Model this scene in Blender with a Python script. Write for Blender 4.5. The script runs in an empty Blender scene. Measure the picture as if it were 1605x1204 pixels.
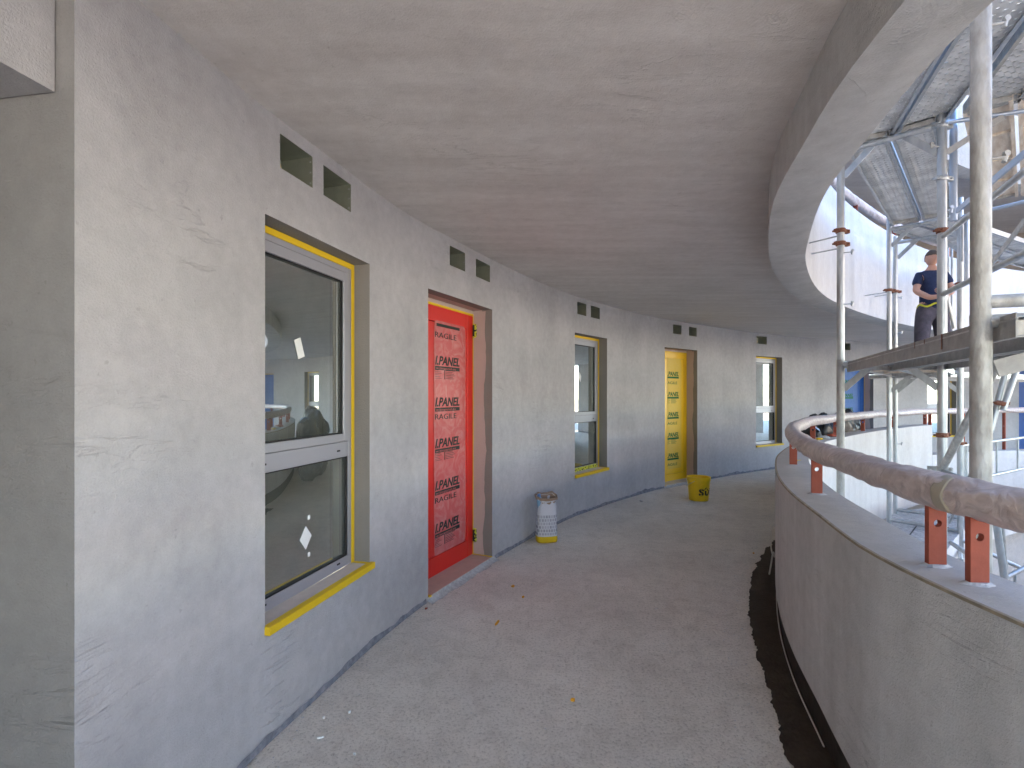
import bpy, bmesh, math, random
from mathutils import Vector, Matrix, noise
random.seed(7)
S = bpy.context.scene
R = math.radians
F = 802.0; EYE = 1.45; CX = 802.5; HY = 619.4
# ------------------------------------------------------------ camera
cam = bpy.data.objects.new('camera', bpy.data.cameras.new('camera'))
S.collection.objects.link(cam)
cam.location = (0, 0, EYE); cam.rotation_euler = (R(90), 0, 0)
cam.data.sensor_width = 36; cam.data.lens = 36*F/1605
cam.data.shift_y = (HY-602)/1605
cam.data.clip_start = .05; cam.data.clip_end = 500
S.camera = cam
# ------------------------------------------------------------ light
SUN_DIR = Vector((.86, -.22, -.56)).normalized()      # where the sunlight travels
el = math.asin(-SUN_DIR.z); az = math.atan2(-SUN_DIR.x, -SUN_DIR.y)
w = bpy.data.worlds.new("World"); S.world = w; w.use_nodes = True
wn = w.node_tree.nodes; wl = w.node_tree.links
bg = wn['Background']; sky = wn.new('ShaderNodeTexSky'); sky.sky_type = 'NISHITA'; sky.sun_disc = False
sky.sun_elevation = el; sky.sun_rotation = az; sky.air_density = 1.0; sky.dust_density = .3; sky.ozone_density = 3.0
wl.new(sky.outputs[0], bg.inputs[0]); bg.inputs[1].default_value = .11
sun = bpy.data.objects.new('sun', bpy.data.lights.new('sun', 'SUN')); S.collection.objects.link(sun)
sun.data.energy = 5.0; sun.data.angle = R(.5); sun.data.color = (1, .89, .76)
sun.rotation_euler = SUN_DIR.to_track_quat('-Z', 'Y').to_euler()
S.view_settings.view_transform = 'Standard'; S.view_settings.look = 'None'
S.view_settings.gamma = 1; S.view_settings.use_curve_mapping = False
S.view_settings.exposure = 3.92
S.render.engine = 'CYCLES'
S.cycles.use_denoising = True
S.cycles.max_bounces = 12; S.cycles.diffuse_bounces = 8; S.cycles.glossy_bounces = 5
S.cycles.transparent_max_bounces = 16; S.cycles.transmission_bounces = 6
S.cycles.sample_clamp_indirect = 8

# ------------------------------------------------------------ materials
def mat(name, col, rough=.8, metal=0, bump=0, bscale=60, var=0, vscale=3, col2=None, stretch=(1, 1, 1), spec=.3):
    m = bpy.data.materials.new(name); m.use_nodes = True
    nt = m.node_tree; b = nt.nodes['Principled BSDF']; L = nt.links.new
    b.inputs['Roughness'].default_value = rough; b.inputs['Metallic'].default_value = metal
    b.inputs['Specular IOR Level'].default_value = spec
    b.inputs['Base Color'].default_value = (*col, 1)
    tc = nt.nodes.new('ShaderNodeTexCoord'); mp = nt.nodes.new('ShaderNodeMapping'); L(tc.outputs['Object'], mp.inputs[0])
    mp.inputs['Scale'].default_value = stretch
    if var:
        n = nt.nodes.new('ShaderNodeTexNoise'); n.inputs['Scale'].default_value = vscale; n.inputs['Detail'].default_value = 6
        n.inputs['Roughness'].default_value = .6
        L(mp.outputs[0], n.inputs[0])
        r = nt.nodes.new('ShaderNodeValToRGB'); L(n.outputs[0], r.inputs[0])
        c2 = col2 or tuple(c*(1-var) for c in col)
        r.color_ramp.elements[0].position = .3; r.color_ramp.elements[0].color = (*c2, 1)
        r.color_ramp.elements[1].position = .7; r.color_ramp.elements[1].color = (*col, 1)
        L(r.outputs[0], b.inputs['Base Color'])
    if bump:
        n2 = nt.nodes.new('ShaderNodeTexNoise'); n2.inputs['Scale'].default_value = bscale; n2.inputs['Detail'].default_value = 4
        L(mp.outputs[0], n2.inputs[0]); bp = nt.nodes.new('ShaderNodeBump'); bp.inputs['Strength'].default_value = bump
        bp.inputs['Distance'].default_value = .01
        L(n2.outputs[0], bp.inputs['Height']); L(bp.outputs[0], b.inputs['Normal'])
    return m

def N(nt, typ, **k):
    n = nt.nodes.new(typ)
    for a, v in k.items(): setattr(n, a, v)
    return n

def plaster(name, lo, hi, streak=(1, 1, .12), sscale=4, smix=.3, trowel=.28, grain=.4, trowel_stretch=(1, 1, 5), tints=None):
    """plaster: broad clouds, streaks, fine grain and irregular trowel ridges"""
    m = bpy.data.materials.new(name); m.use_nodes = True
    nt = m.node_tree; b = nt.nodes['Principled BSDF']; L = nt.links.new
    b.inputs['Roughness'].default_value = .88; b.inputs['Specular IOR Level'].default_value = .2
    tc = N(nt, 'ShaderNodeTexCoord')
    def nz(scale, stretch=(1, 1, 1), detail=5, rough=.55, dist=0):
        mp = N(nt, 'ShaderNodeMapping'); mp.inputs['Scale'].default_value = stretch; L(tc.outputs['Object'], mp.inputs[0])
        n = N(nt, 'ShaderNodeTexNoise'); n.inputs['Scale'].default_value = scale; n.inputs['Detail'].default_value = detail
        n.inputs['Roughness'].default_value = rough; n.inputs['Distortion'].default_value = dist
        L(mp.outputs[0], n.inputs[0]); return n.outputs[0]
    cloud = nz(1.3, dist=.3); st = nz(sscale, streak, 4); fine = nz(150, detail=3, rough=.7); mid = nz(18, detail=5)
    def mth(op, a, bb):
        n = N(nt, 'ShaderNodeMath', operation=op)
        for i, v in enumerate((a, bb)):
            if isinstance(v, (int, float)): n.inputs[i].default_value = v
            else: L(v, n.inputs[i])
        return n.outputs[0]
    f = mth('ADD', mth('MULTIPLY', cloud, 1-smix), mth('MULTIPLY', st, smix))
    f = mth('ADD', mth('MULTIPLY', f, .58), mth('MULTIPLY', mid, .24)); f = mth('ADD', f, mth('MULTIPLY', fine, .18))
    r = N(nt, 'ShaderNodeValToRGB'); L(f, r.inputs[0])
    r.color_ramp.elements[0].position = .38; r.color_ramp.elements[0].color = (*lo, 1)
    r.color_ramp.elements[1].position = .60; r.color_ramp.elements[1].color = (*hi, 1)
    if tints:
        e = r.color_ramp.elements.new(.5); e.color = (*tints, 1)
    # trowel ridges: thin crests of a stretched distorted noise, patchy
    tr = nz(2.2, trowel_stretch, 6, .6, 1.2)
    crest = mth('ABSOLUTE', mth('SUBTRACT', tr, .5), 0)
    crest = N(nt, 'ShaderNodeMapRange').inputs and crest
    mr = N(nt, 'ShaderNodeMapRange'); L(crest, mr.inputs[0]); mr.inputs[1].default_value = 0; mr.inputs[2].default_value = .012
    mr.inputs[3].default_value = 1; mr.inputs[4].default_value = 0
    patch = N(nt, 'ShaderNodeMapRange'); L(nz(1.7), patch.inputs[0]); patch.inputs[1].default_value = .5; patch.inputs[2].default_value = .68
    ridge = mth('MULTIPLY', mr.outputs[0], patch.outputs[0])
    mix = N(nt, 'ShaderNodeMix', data_type='RGBA', blend_type='MULTIPLY'); L(mth('MULTIPLY', ridge, .22*trowel/.5), mix.inputs[0])
    L(r.outputs[0], mix.inputs[6]); mix.inputs[7].default_value = (.45, .43, .42, 1)
    pitn = nz(38, detail=2); pit = N(nt, 'ShaderNodeMapRange'); L(pitn, pit.inputs[0]); pit.inputs[1].default_value = .70; pit.inputs[2].default_value = .76
    mix2 = N(nt, 'ShaderNodeMix', data_type='RGBA', blend_type='MULTIPLY'); L(mth('MULTIPLY', pit.outputs[0], .3), mix2.inputs[0])
    L(mix.outputs[2], mix2.inputs[6]); mix2.inputs[7].default_value = (.5, .48, .45, 1)
    L(mix2.outputs[2], b.inputs['Base Color'])
    h = mth('ADD', mth('MULTIPLY', fine, grain), mth('MULTIPLY', tr, trowel*1.2)); h = mth('ADD', h, mth('MULTIPLY', mid, .3)); h = mth('ADD', h, mth('MULTIPLY', ridge, .3))
    bp = N(nt, 'ShaderNodeBump'); bp.inputs['Strength'].default_value = .85; bp.inputs['Distance'].default_value = .008
    L(h, bp.inputs['Height']); L(bp.outputs[0], b.inputs['Normal'])
    return m

M = {}
M['wall'] = plaster('grey_plaster', (.345, .34, .35), (.465, .46, .472))
M['ceil'] = plaster('ceiling_plaster', (.52, .49, .475), (.66, .635, .62), streak=(.25, 1.6, 1), sscale=5, smix=.6, trowel=.5, trowel_stretch=(.6, 2.6, 1))
M['parapet'] = plaster('parapet_plaster', (.42, .42, .415), (.58, .58, .575), sscale=6, smix=.7)
M['outface'] = plaster('courtyard_plaster', (.54, .525, .51), (.66, .65, .635), sscale=5, smix=.6)
M['coping'] = plaster('coping_plaster', (.37, .36, .35), (.48, .465, .45), streak=(1, 1, 1), trowel=.4)
M['niche'] = plaster('shaded_niche_plaster', (.24, .238, .24), (.31, .308, .31), streak=(1, 1, 1), trowel=.5)  # same plaster as the wall, with the recess's shade put into its colour
M['reveal'] = mat('reveal_render', (.25, .235, .22), .9, bump=.4, bscale=120, var=.12)
M['pinkcoat'] = mat('pink_base_coat', (.50, .40, .37), .9, bump=.3, bscale=90, var=.08)
M['marble'] = mat('marble_sill', (.60, .53, .48), .45, var=.12, vscale=20)
M['pinkstone'] = mat('pink_stone_threshold', (.55, .40, .34), .55, var=.12, vscale=16)
M['whitemortar'] = mat('white_mortar', (.55, .55, .55), .9, bump=1, bscale=60, var=.4, vscale=30)
M['yellow'] = mat('yellow_tape', (.72, .48, .015), .5, var=.06, vscale=20)
M['yellowdoor'] = mat('yellow_door_paint', (.82, .50, .01), .35, spec=.5)
M['red'] = mat('red_door_paint', (.62, .022, .015), .35, spec=.5)
M['blue'] = mat('blue_door_paint', (.015, .09, .35), .35, spec=.5)
M['alu'] = mat('grey_aluminium', (.36, .36, .40), .38, metal=.35, spec=.5)
M['gasket'] = mat('black_gasket', (.02, .02, .02), .6)
M['white'] = mat('white_sticker', (.75, .77, .76), .6)
M['duct'] = mat('galvanised_duct', (.42, .45, .38), .4, metal=.75, bump=.15, bscale=12, var=.25, vscale=8)
M['foam'] = mat('expanding_foam', (.75, .62, .34), .9, bump=1, bscale=30, var=.3, vscale=20)
M['ink'] = mat('black_ink', (.03, .035, .03), .6)
M['greenink'] = mat('green_ink', (.01, .13, .03), .6)
M['redpaint'] = mat('red_oxide_paint', (.36, .085, .05), .55, var=.18, vscale=25, bump=.1, bscale=80)
M['cement'] = mat('pale_cement_grout', (.5, .5, .52), .9, bump=.6, bscale=80, var=.2, vscale=40)
M['galv'] = mat('galvanised_steel', (.52, .54, .55), .38, metal=.75, var=.3, vscale=25, bump=.08, bscale=60, stretch=(1, 1, .35))
M['galvold'] = mat('weathered_galvanised_steel', (.50, .50, .48), .55, metal=.3, var=.5, vscale=26, bump=.5, bscale=60, stretch=(1, 1, .45), col2=(.30, .285, .26))
M['deckside'] = mat('dirty_steel_edge', (.46, .45, .43), .7, metal=.1, var=.3, vscale=18, bump=.3, bscale=60)
M['rust'] = mat('rusty_coupler_steel', (.30, .13, .08), .75, metal=.3, var=.5, vscale=60, bump=.5, bscale=120)
M['wood'] = mat('pale_plywood', (.88, .80, .69), .85, var=.22, vscale=9, stretch=(.6, 3, 1), bump=.4, bscale=20, col2=(.62, .50, .38))
M['blackbag'] = mat('black_plastic_bag', (.02, .02, .022), .28, bump=.8, bscale=14, spec=.6)
M['bluelid'] = mat('blue_plastic', (.10, .22, .48), .4)
M['cord'] = mat('white_cord', (.6, .58, .54), .7)
M['concrete'] = mat('pale_concrete', (.44, .44, .45), .9, bump=1, bscale=45, var=.5, vscale=32)
M['ground'] = mat('courtyard_gravel', (.50, .43, .34), .95, bump=.8, bscale=40, var=.3, vscale=10)
M['bounce_ground'] = mat('pale_bounce_ground', (.62, .55, .46), .9, var=.1)  # for the added unseen ground that bounces sunlight into the corridor
M['roof'] = mat('roof_render', (.55, .52, .49), .9, var=.1)
M['beigeface'] = plaster('beige_upper_plaster', (.30, .262, .23), (.40, .352, .312), sscale=5)
M['bead'] = mat('ochre_edge_bead', (.36, .30, .22), .8, var=.4, vscale=20)
M['room'] = mat('bare_room_plaster', (.58, .60, .52), .9, var=.2, vscale=2)
M['skin'] = mat('skin', (.48, .26, .18), .6)
M['navy'] = mat('navy_shirt', (.025, .035, .08), .9, var=.3, vscale=30)
M['darktrousers'] = mat('work_trousers', (.10, .085, .10), .9, var=.5, vscale=12, bump=.6, bscale=25)
M['hair'] = mat('short_grey_brown_hair', (.10, .07, .05), .9)
M['hivis'] = mat('yellow_belt', (.55, .55, .05), .7)
M['base'] = mat('bare_wall_base', (.13, .14, .17), .95, var=.6, vscale=22, bump=1, bscale=60, col2=(.30, .30, .33))
M['bitumen'] = mat('dark_bitumen', (.035, .022, .014), .75, var=.5, vscale=9, bump=.8, bscale=50, col2=(.06, .045, .032))
M['bitwall'] = mat('dark_membrane', (.05, .04, .03), .7, var=.4, vscale=12, bump=.4, bscale=30)
M['bluetube'] = mat('bluish_steel', (.40, .46, .55), .35, metal=.6)

def glass_mat(name, base, tint):
    m = bpy.data.materials.new(name); m.use_nodes = True; nt = m.node_tree; L = nt.links.new
    for n in list(nt.nodes):
        if n.type != 'OUTPUT_MATERIAL': nt.nodes.remove(n)
    out = nt.nodes['Material Output']
    t = N(nt, 'ShaderNodeBsdfTransparent'); t.inputs[0].default_value = (*tint, 1)
    g = N(nt, 'ShaderNodeBsdfGlossy'); g.inputs['Roughness'].default_value = .0; g.inputs[0].default_value = (.80, .85, .82, 1)
    fr = N(nt, 'ShaderNodeFresnel'); fr.inputs[0].default_value = 1.7
    ma = N(nt, 'ShaderNodeMath', operation='MULTIPLY_ADD'); ma.inputs[1].default_value = .7; ma.inputs[2].default_value = base
    L(fr.outputs[0], ma.inputs[0]); mx = N(nt, 'ShaderNodeMixShader'); L(ma.outputs[0], mx.inputs[0]); L(t.outputs[0], mx.inputs[1]); L(g.outputs[0], mx.inputs[2])
    df = N(nt, 'ShaderNodeBsdfDiffuse'); df.inputs[0].default_value = (.42, .46, .43, 1)
    tc = N(nt, 'ShaderNodeTexCoord'); n = N(nt, 'ShaderNodeTexNoise'); n.inputs['Scale'].default_value = 6; n.inputs['Detail'].default_value = 8; L(tc.outputs['Object'], n.inputs[0])
    mr = N(nt, 'ShaderNodeMapRange'); L(n.outputs[0], mr.inputs[0]); mr.inputs[1].default_value = .35; mr.inputs[2].default_value = .75; mr.inputs[3].default_value = .07; mr.inputs[4].default_value = .2
    m2 = N(nt, 'ShaderNodeMixShader'); L(mr.outputs[0], m2.inputs[0]); L(mx.outputs[0], m2.inputs[1]); L(df.outputs[0], m2.inputs[2])
    L(m2.outputs[0], out.inputs[0]); return m
M['glass'] = glass_mat('window_glass', .58, (.80, .88, .82))

def film_mat(name, col, amt=.35, rough=.25):
    """thin protective film stuck on a coloured door: milky, wrinkled, shiny"""
    m = bpy.data.materials.new(name); m.use_nodes = True; nt = m.node_tree; L = nt.links.new; b = nt.nodes['Principled BSDF']
    tc = N(nt, 'ShaderNodeTexCoord'); n = N(nt, 'ShaderNodeTexNoise'); n.inputs['Scale'].default_value = 7; n.inputs['Detail'].default_value = 8; n.inputs['Distortion'].default_value = 2.5
    L(tc.outputs['Object'], n.inputs[0]); r = N(nt, 'ShaderNodeValToRGB'); L(n.outputs[0], r.inputs[0])
    c1 = tuple(c*(1-amt)+.42*amt for c in col); c2 = tuple(c*(1-amt*1.6)+.55*amt*1.6 for c in col)
    r.color_ramp.elements[0].position = .42; r.color_ramp.elements[0].color = (*c1, 1)
    r.color_ramp.elements[1].position = .75; r.color_ramp.elements[1].color = (*c2, 1)
    L(r.outputs[0], b.inputs['Base Color']); b.inputs['Roughness'].default_value = rough
    bp = N(nt, 'ShaderNodeBump'); bp.inputs['Strength'].default_value = .25; bp.inputs['Distance'].default_value = .01; L(n.outputs[0], bp.inputs['Height']); L(bp.outputs[0], b.inputs['Normal'])
    return m
M['redfilm'] = film_mat('film_on_red_door', (.58, .04, .035), .2)
M['yellowfilm'] = film_mat('film_on_yellow_door', (.72, .48, .02), .07, .55)
M['bluefilm'] = film_mat('film_on_blue_door', (.02, .11, .38), .06, .6)

def wrap_mat(name, c1, c2):
    m = bpy.data.materials.new(name); m.use_nodes = True; nt = m.node_tree; L = nt.links.new; b = nt.nodes['Principled BSDF']
    tc = N(nt, 'ShaderNodeTexCoord'); n = N(nt, 'ShaderNodeTexNoise'); n.inputs['Scale'].default_value = 14; n.inputs['Detail'].default_value = 6; n.inputs['Distortion'].default_value = 2.5
    L(tc.outputs['Object'], n.inputs[0]); r = N(nt, 'ShaderNodeValToRGB'); L(n.outputs[0], r.inputs[0])
    r.color_ramp.elements[0].position = .35; r.color_ramp.elements[0].color = (*c1, 1); r.color_ramp.elements[1].position = .7; r.color_ramp.elements[1].color = (*c2, 1)
    L(r.outputs[0], b.inputs['Base Color']); b.inputs['Roughness'].default_value = .42
    b.inputs['Subsurface Weight'].default_value = .0
    bp = N(nt, 'ShaderNodeBump'); bp.inputs['Strength'].default_value = .6; bp.inputs['Distance'].default_value = .012; L(n.outputs[0], bp.inputs['Height']); L(bp.outputs[0], b.inputs['Normal'])
    return m
M['wrap'] = wrap_mat('pinkish_plastic_wrap', (.47, .39, .365), (.66, .565, .53))
M['tape'] = mat('beige_packing_tape', (.40, .36, .28), .4)

def perf_mat(name, col):
    """steel sheet pierced by rows of small round holes (real see-through holes) with raised rims"""
    m = bpy.data.materials.new(name); m.use_nodes = True; nt = m.node_tree; L = nt.links.new; b = nt.nodes['Principled BSDF']; out = nt.nodes['Material Output']
    tc = N(nt, 'ShaderNodeTexCoord'); sp = N(nt, 'ShaderNodeSeparateXYZ'); L(tc.outputs['Object'], sp.inputs[0])
    def mth(op, a, bb=0, c=None):
        n = N(nt, 'ShaderNodeMath', operation=op)
        for i, v in enumerate((a, bb) if c is None else (a, bb, c)):
            if isinstance(v, (int, float)): n.inputs[i].default_value = v
            else: L(v, n.inputs[i])
        return n.outputs[0]
    px, py = .052, .040
    row = mth('FLOOR', mth('DIVIDE', sp.outputs[1], py)); odd = mth('MULTIPLY', mth('MODULO', mth('ABSOLUTE', row), 2), px/2)
    ux = mth('SUBTRACT', mth('FLOORED_MODULO', mth('ADD', sp.outputs[0], odd), px), px/2)
    uy = mth('SUBTRACT', mth('FLOORED_MODULO', sp.outputs[1], py), py/2)
    d = mth('SQRT', mth('ADD', mth('MULTIPLY', ux, ux), mth('MULTIPLY', uy, uy)))
    hole = mth('LESS_THAN', d, .0075)
    n = N(nt, 'ShaderNodeTexNoise'); n.inputs['Scale'].default_value = 7; n.inputs['Detail'].default_value = 6; L(tc.outputs['Object'], n.inputs[0])
    r = N(nt, 'ShaderNodeValToRGB'); L(n.outputs[0], r.inputs[0])
    r.color_ramp.elements[0].position = .35; r.color_ramp.elements[0].color = (*[c*.62 for c in col], 1)
    r.color_ramp.elements[1].position = .65; r.color_ramp.elements[1].color = (*col, 1)
    rimc = N(nt, 'ShaderNodeMath', operation='LESS_THAN'); L(d, rimc.inputs[0]); rimc.inputs[1].default_value = .0115
    mxc = N(nt, 'ShaderNodeMix', data_type='RGBA'); L(rimc.outputs[0], mxc.inputs[0]); L(r.outputs[0], mxc.inputs[6]); mxc.inputs[7].default_value = (.85, .85, .83, 1); L(mxc.outputs[2], b.inputs['Base Color'])
    b.inputs['Metallic'].default_value = .1; b.inputs['Roughness'].default_value = .5
    rim = N(nt, 'ShaderNodeMapRange'); L(d, rim.inputs[0]); rim.inputs[1].default_value = .0075; rim.inputs[2].default_value = .013; rim.inputs[3].default_value = 1; rim.inputs[4].default_value = 0
    bp = N(nt, 'ShaderNodeBump'); bp.inputs['Strength'].default_value = .8; bp.inputs['Distance'].default_value = .004; L(rim.outputs[0], bp.inputs['Height']); L(bp.outputs[0], b.inputs['Normal'])
    t = N(nt, 'ShaderNodeBsdfTransparent'); mx = N(nt, 'ShaderNodeMixShader'); L(hole, mx.inputs[0]); L(b.outputs[0], mx.inputs[1]); L(t.outputs[0], mx.inputs[2]); L(mx.outputs[0], out.inputs[0])
    return m
M['perf'] = perf_mat('perforated_steel_sheet', (.82, .82, .80))

def floor_mat():
    m = bpy.data.materials.new('rough_screed'); m.use_nodes = True; nt = m.node_tree; L = nt.links.new; b = nt.nodes['Principled BSDF']
    b.inputs['Roughness'].default_value = .92; b.inputs['Specular IOR Level'].default_value = .15
    tc = N(nt, 'ShaderNodeTexCoord')
    def nz(s, d=5, r=.6, dist=0):
        n = N(nt, 'ShaderNodeTexNoise'); n.inputs['Scale'].default_value = s; n.inputs['Detail'].default_value = d; n.inputs['Roughness'].default_value = r; n.inputs['Distortion'].default_value = dist
        L(tc.outputs['Object'], n.inputs[0]); return n.outputs[0]
    a = nz(1.1, 5); c = nz(70, 5, .8); e = nz(9, 5, .7, .8)
    r = N(nt, 'ShaderNodeValToRGB'); L(a, r.inputs[0]); r.color_ramp.elements[0].position = .35; r.color_ramp.elements[0].color = (.66, .615, .555, 1)
    r.color_ramp.elements[1].position = .65; r.color_ramp.elements[1].color = (.78, .73, .66, 1)
    r2 = N(nt, 'ShaderNodeValToRGB'); L(c, r2.inputs[0]); r2.color_ramp.elements[0].position = .36; r2.color_ramp.elements[0].color = (.55, .53, .51, 1); r2.color_ramp.elements[1].position = .49; r2.color_ramp.elements[1].color = (1, 1, 1, 1)
    r3 = N(nt, 'ShaderNodeValToRGB'); L(e, r3.inputs[0]); r3.color_ramp.elements[0].position = .3; r3.color_ramp.elements[0].color = (.72, .70, .68, 1); r3.color_ramp.elements[1].position = .55; r3.color_ramp.elements[1].color = (1, 1, 1, 1)
    m1 = N(nt, 'ShaderNodeMix', data_type='RGBA', blend_type='MULTIPLY'); m1.inputs[0].default_value = .85; L(r.outputs[0], m1.inputs[6]); L(r2.outputs[0], m1.inputs[7])
    m2 = N(nt, 'ShaderNodeMix', data_type='RGBA', blend_type='MULTIPLY'); m2.inputs[0].default_value = .55; L(m1.outputs[2], m2.inputs[6]); L(r3.outputs[0], m2.inputs[7])
    L(m2.outputs[2], b.inputs['Base Color'])
    ad = N(nt, 'ShaderNodeMath', operation='MULTIPLY_ADD'); L(e, ad.inputs[0]); ad.inputs[1].default_value = .8; L(c, ad.inputs[2])
    bp = N(nt, 'ShaderNodeBump'); bp.inputs['Strength'].default_value = .9; bp.inputs['Distance'].default_value = .008; L(ad.outputs[0], bp.inputs['Height']); L(bp.outputs[0], b.inputs['Normal'])
    return m
M['floor'] = floor_mat()

# ------------------------------------------------------------ mesh helpers
def obj(name, bm, m, parent=None, smooth=False, mw=None):
    me = bpy.data.meshes.new(name); bm.normal_update(); bm.to_mesh(me); bm.free()
    ms = m if isinstance(m, (list, tuple)) else [m]
    for x in ms: me.materials.append(x)
    if smooth:
        for p in me.polygons: p.use_smooth = True
        if smooth != 2: me.set_sharp_from_angle(angle=R(40))
    o = bpy.data.objects.new(name, me); S.collection.objects.link(o)
    if parent: o.parent = parent
    elif mw is not None: o.matrix_world = mw
    return o
def tag(o, label, cat, group=None, kind=None):
    o['label'] = label; o['category'] = cat
    if group: o['group'] = group
    if kind: o['kind'] = kind
    return o
def struct(o): o['kind'] = 'structure'; return o
def empty(name, loc, rz=0):
    o = bpy.data.objects.new(name, None); S.collection.objects.link(o); o.location = loc; o.rotation_euler = (0, 0, rz); o.empty_display_size = .1
    return o
def box(bm, a, b, mi=0):
    (x0, y0, z0), (x1, y1, z1) = a, b
    v = [bm.verts.new(p) for p in ((x0, y0, z0), (x1, y0, z0), (x1, y1, z0), (x0, y1, z0), (x0, y0, z1), (x1, y0, z1), (x1, y1, z1), (x0, y1, z1))]
    for f in ((0, 3, 2, 1), (4, 5, 6, 7), (0, 1, 5, 4), (1, 2, 6, 5), (2, 3, 7, 6), (3, 0, 4, 7)):
        bm.faces.new([v[i] for i in f]).material_index = mi
    return v
def bbox(a, b, bev=0):
    bm = bmesh.new(); box(bm, a, b)
    if bev: bmesh.ops.bevel(bm, geom=bm.edges[:], offset=bev, segments=1, affect='EDGES')
    return bm
def quad(bm, pts, mi=0):
    f = bm.faces.new([bm.verts.new(p) for p in pts]); f.material_index = mi; return f
def frame_of(d):
    d = d.normalized(); up = Vector((0, 0, 1)) if abs(d.z) < .95 else Vector((1, 0, 0))
    a = d.cross(up).normalized(); return a, a.cross(d).normalized()
def tube(bm, p, q, r, n=14, caps=True, r2=None):
    p, q = Vector(p), Vector(q); a, b = frame_of(q-p); r2 = r if r2 is None else r2
    A = [bm.verts.new(p+(a*math.cos(t)+b*math.sin(t))*r) for t in [2*math.pi*i/n for i in range(n)]]
    B = [bm.verts.new(q+(a*math.cos(t)+b*math.sin(t))*r2) for t in [2*math.pi*i/n for i in range(n)]]
    for i in range(n): bm.faces.new((A[i], A[(i+1) % n], B[(i+1) % n], B[i]))
    if caps: bm.faces.new(A[::-1]); bm.faces.new(B)
def polytube(bm, pts, r, n=10, rf=None):
    rings = []; pts = [Vector(p) for p in pts]
    for i, p in enumerate(pts):
        d = pts[min(i+1, len(pts)-1)]-pts[max(i-1, 0)]; a, b = frame_of(d)
        rr = []
        for k in range(n):
            t = 2*math.pi*k/n; rad = r if rf is None else rf(i, k, p)
            rr.append(bm.verts.new(p+(a*math.cos(t)+b*math.sin(t))*rad))
        rings.append(rr)
    for i in range(len(rings)-1):
        for k in range(n): bm.faces.new((rings[i][k], rings[i][(k+1) % n], rings[i+1][(k+1) % n], rings[i+1][k]))
    bm.faces.new(rings[0][::-1]); bm.faces.new(rings[-1])
def px(x, y, d): return Vector(((x-CX)*d/F, d, EYE+(HY-y)*d/F))

# ------------------------------------------------------------ plan curves
C = Vector((6, 3))
def catmull(pts, closed=True, k=14):
    n = len(pts); out = []
    for i in range(n if closed else n-1):
        if closed: P = [Vector(pts[(i+j) % n]) for j in (-1, 0, 1, 2)]
        else: P = [Vector(pts[max(0, min(n-1, i+j))]) for j in (-1, 0, 1, 2)]
        d = [max((P[j+1]-P[j]).length**.5, 1e-4) for j in range(3)]
        t0, t1, t2, t3 = 0, d[0], d[0]+d[1], d[0]+d[1]+d[2]
        for s in range(k):
            t = t1+(t2-t1)*s/k
            L = lambda a, b, ta, tb: (a*(tb-t)+b*(t-ta))/(tb-ta)
            A1, A2, A3 = L(P[0], P[1], t0, t1), L(P[1], P[2], t1, t2), L(P[2], P[3], t2, t3)
            B1, B2 = L(A1, A2, t0, t2), L(A2, A3, t1, t3)
            out.append(L(B1, B2, t1, t2))
    if not closed: out.append(Vector(pts[-1]))
    return out
class Polar:
    def __init__(s, pts):
        a = sorted((math.atan2((p-C).y, (p-C).x) % (2*math.pi), (p-C).length) for p in pts)
        s.a = [x[0] for x in a]; s.r = [x[1] for x in a]
        s.a = [s.a[-1]-2*math.pi]+s.a+[s.a[0]+2*math.pi]; s.r = [s.r[-1]]+s.r+[s.r[0]]
    def rad(s, th):
        th %= 2*math.pi; import bisect
        i = bisect.bisect_right(s.a, th); i = min(max(i, 1), len(s.a)-1)
        t = (th-s.a[i-1])/max(s.a[i]-s.a[i-1], 1e-9); return s.r[i-1]*(1-t)+s.r[i]*t
    def pt(s, th, off=0): r = s.rad(th)+off; return Vector((C.x+r*math.cos(th), C.y+r*math.sin(th)))
back = [(11.3, 9.1), (13, 7.6), (14, 5), (13.8, 2), (12.5, -.5), (10, -2.4), (7, -3.2), (4, -2.8), (2.2, -1.5), (1.45, .1)]
c0 = catmull([(1.34, 1.2), (1.365, 1.6), (1.42, 1.818), (1.49, 2.05), (1.635, 2.53), (1.83, 3.03), (2.12, 3.63), (2.44, 4.2), (3.28, 5.38), (3.95, 6.08), (5.4, 7.38), (6.99, 8.51), (8.9, 9.2)]+back)
c1 = catmull([(1.18, 1.0), (1.20, 1.3), (1.246, 1.562), (1.333, 1.877), (1.51, 2.454), (1.846, 3.18), (2.164, 3.768), (2.855, 4.766), (3.5, 5.48), (4.86, 6.66), (6.4, 7.72), (8.15, 8.6), (9.2, 8.95)]+back)
def offset_curve(c, t):
    out = []; n = len(c)
    for i in range(n):
        d = (c[(i+1) % n]-c[i-1]).normalized(); out.append(c[i]+Vector((-d.y, d.x))*t)   # clockwise curve: left is outward
    return out
def mk(c):   # make sure offset goes outward
    o = offset_curve(c, .2)
    return 1 if (o[0]-C).length > (c[0]-C).length else -1
s0, s1 = mk(c0), mk(c1)
P0i, P0m, P0o = Polar(c0), Polar(offset_curve(c0, s0*.11)), Polar(offset_curve(c0, s0*.225))
P0base = Polar(offset_curve(c0, s0*.205))
P1i, P1m, P1o = Polar(c1), Polar(offset_curve(c1, s1*.11)), Polar(offset_curve(c1, s1*.225))
wallpts = [(-1.15, 1.345), (-1.0207, 2.115), (-.8155, 2.931), (-.589, 3.593), (-.1735, 4.489), (.75, 6.12), (2.09, 7.71), (2.63, 8.2), (4.60, 9.70), (6.01, 10.55), (7.2, 11.1), (8.7, 11.75), (10.1, 12.15), (11.9, 12.2), (13.6, 11.6)]
wallc = catmull(wallpts, closed=False, k=16)
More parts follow.
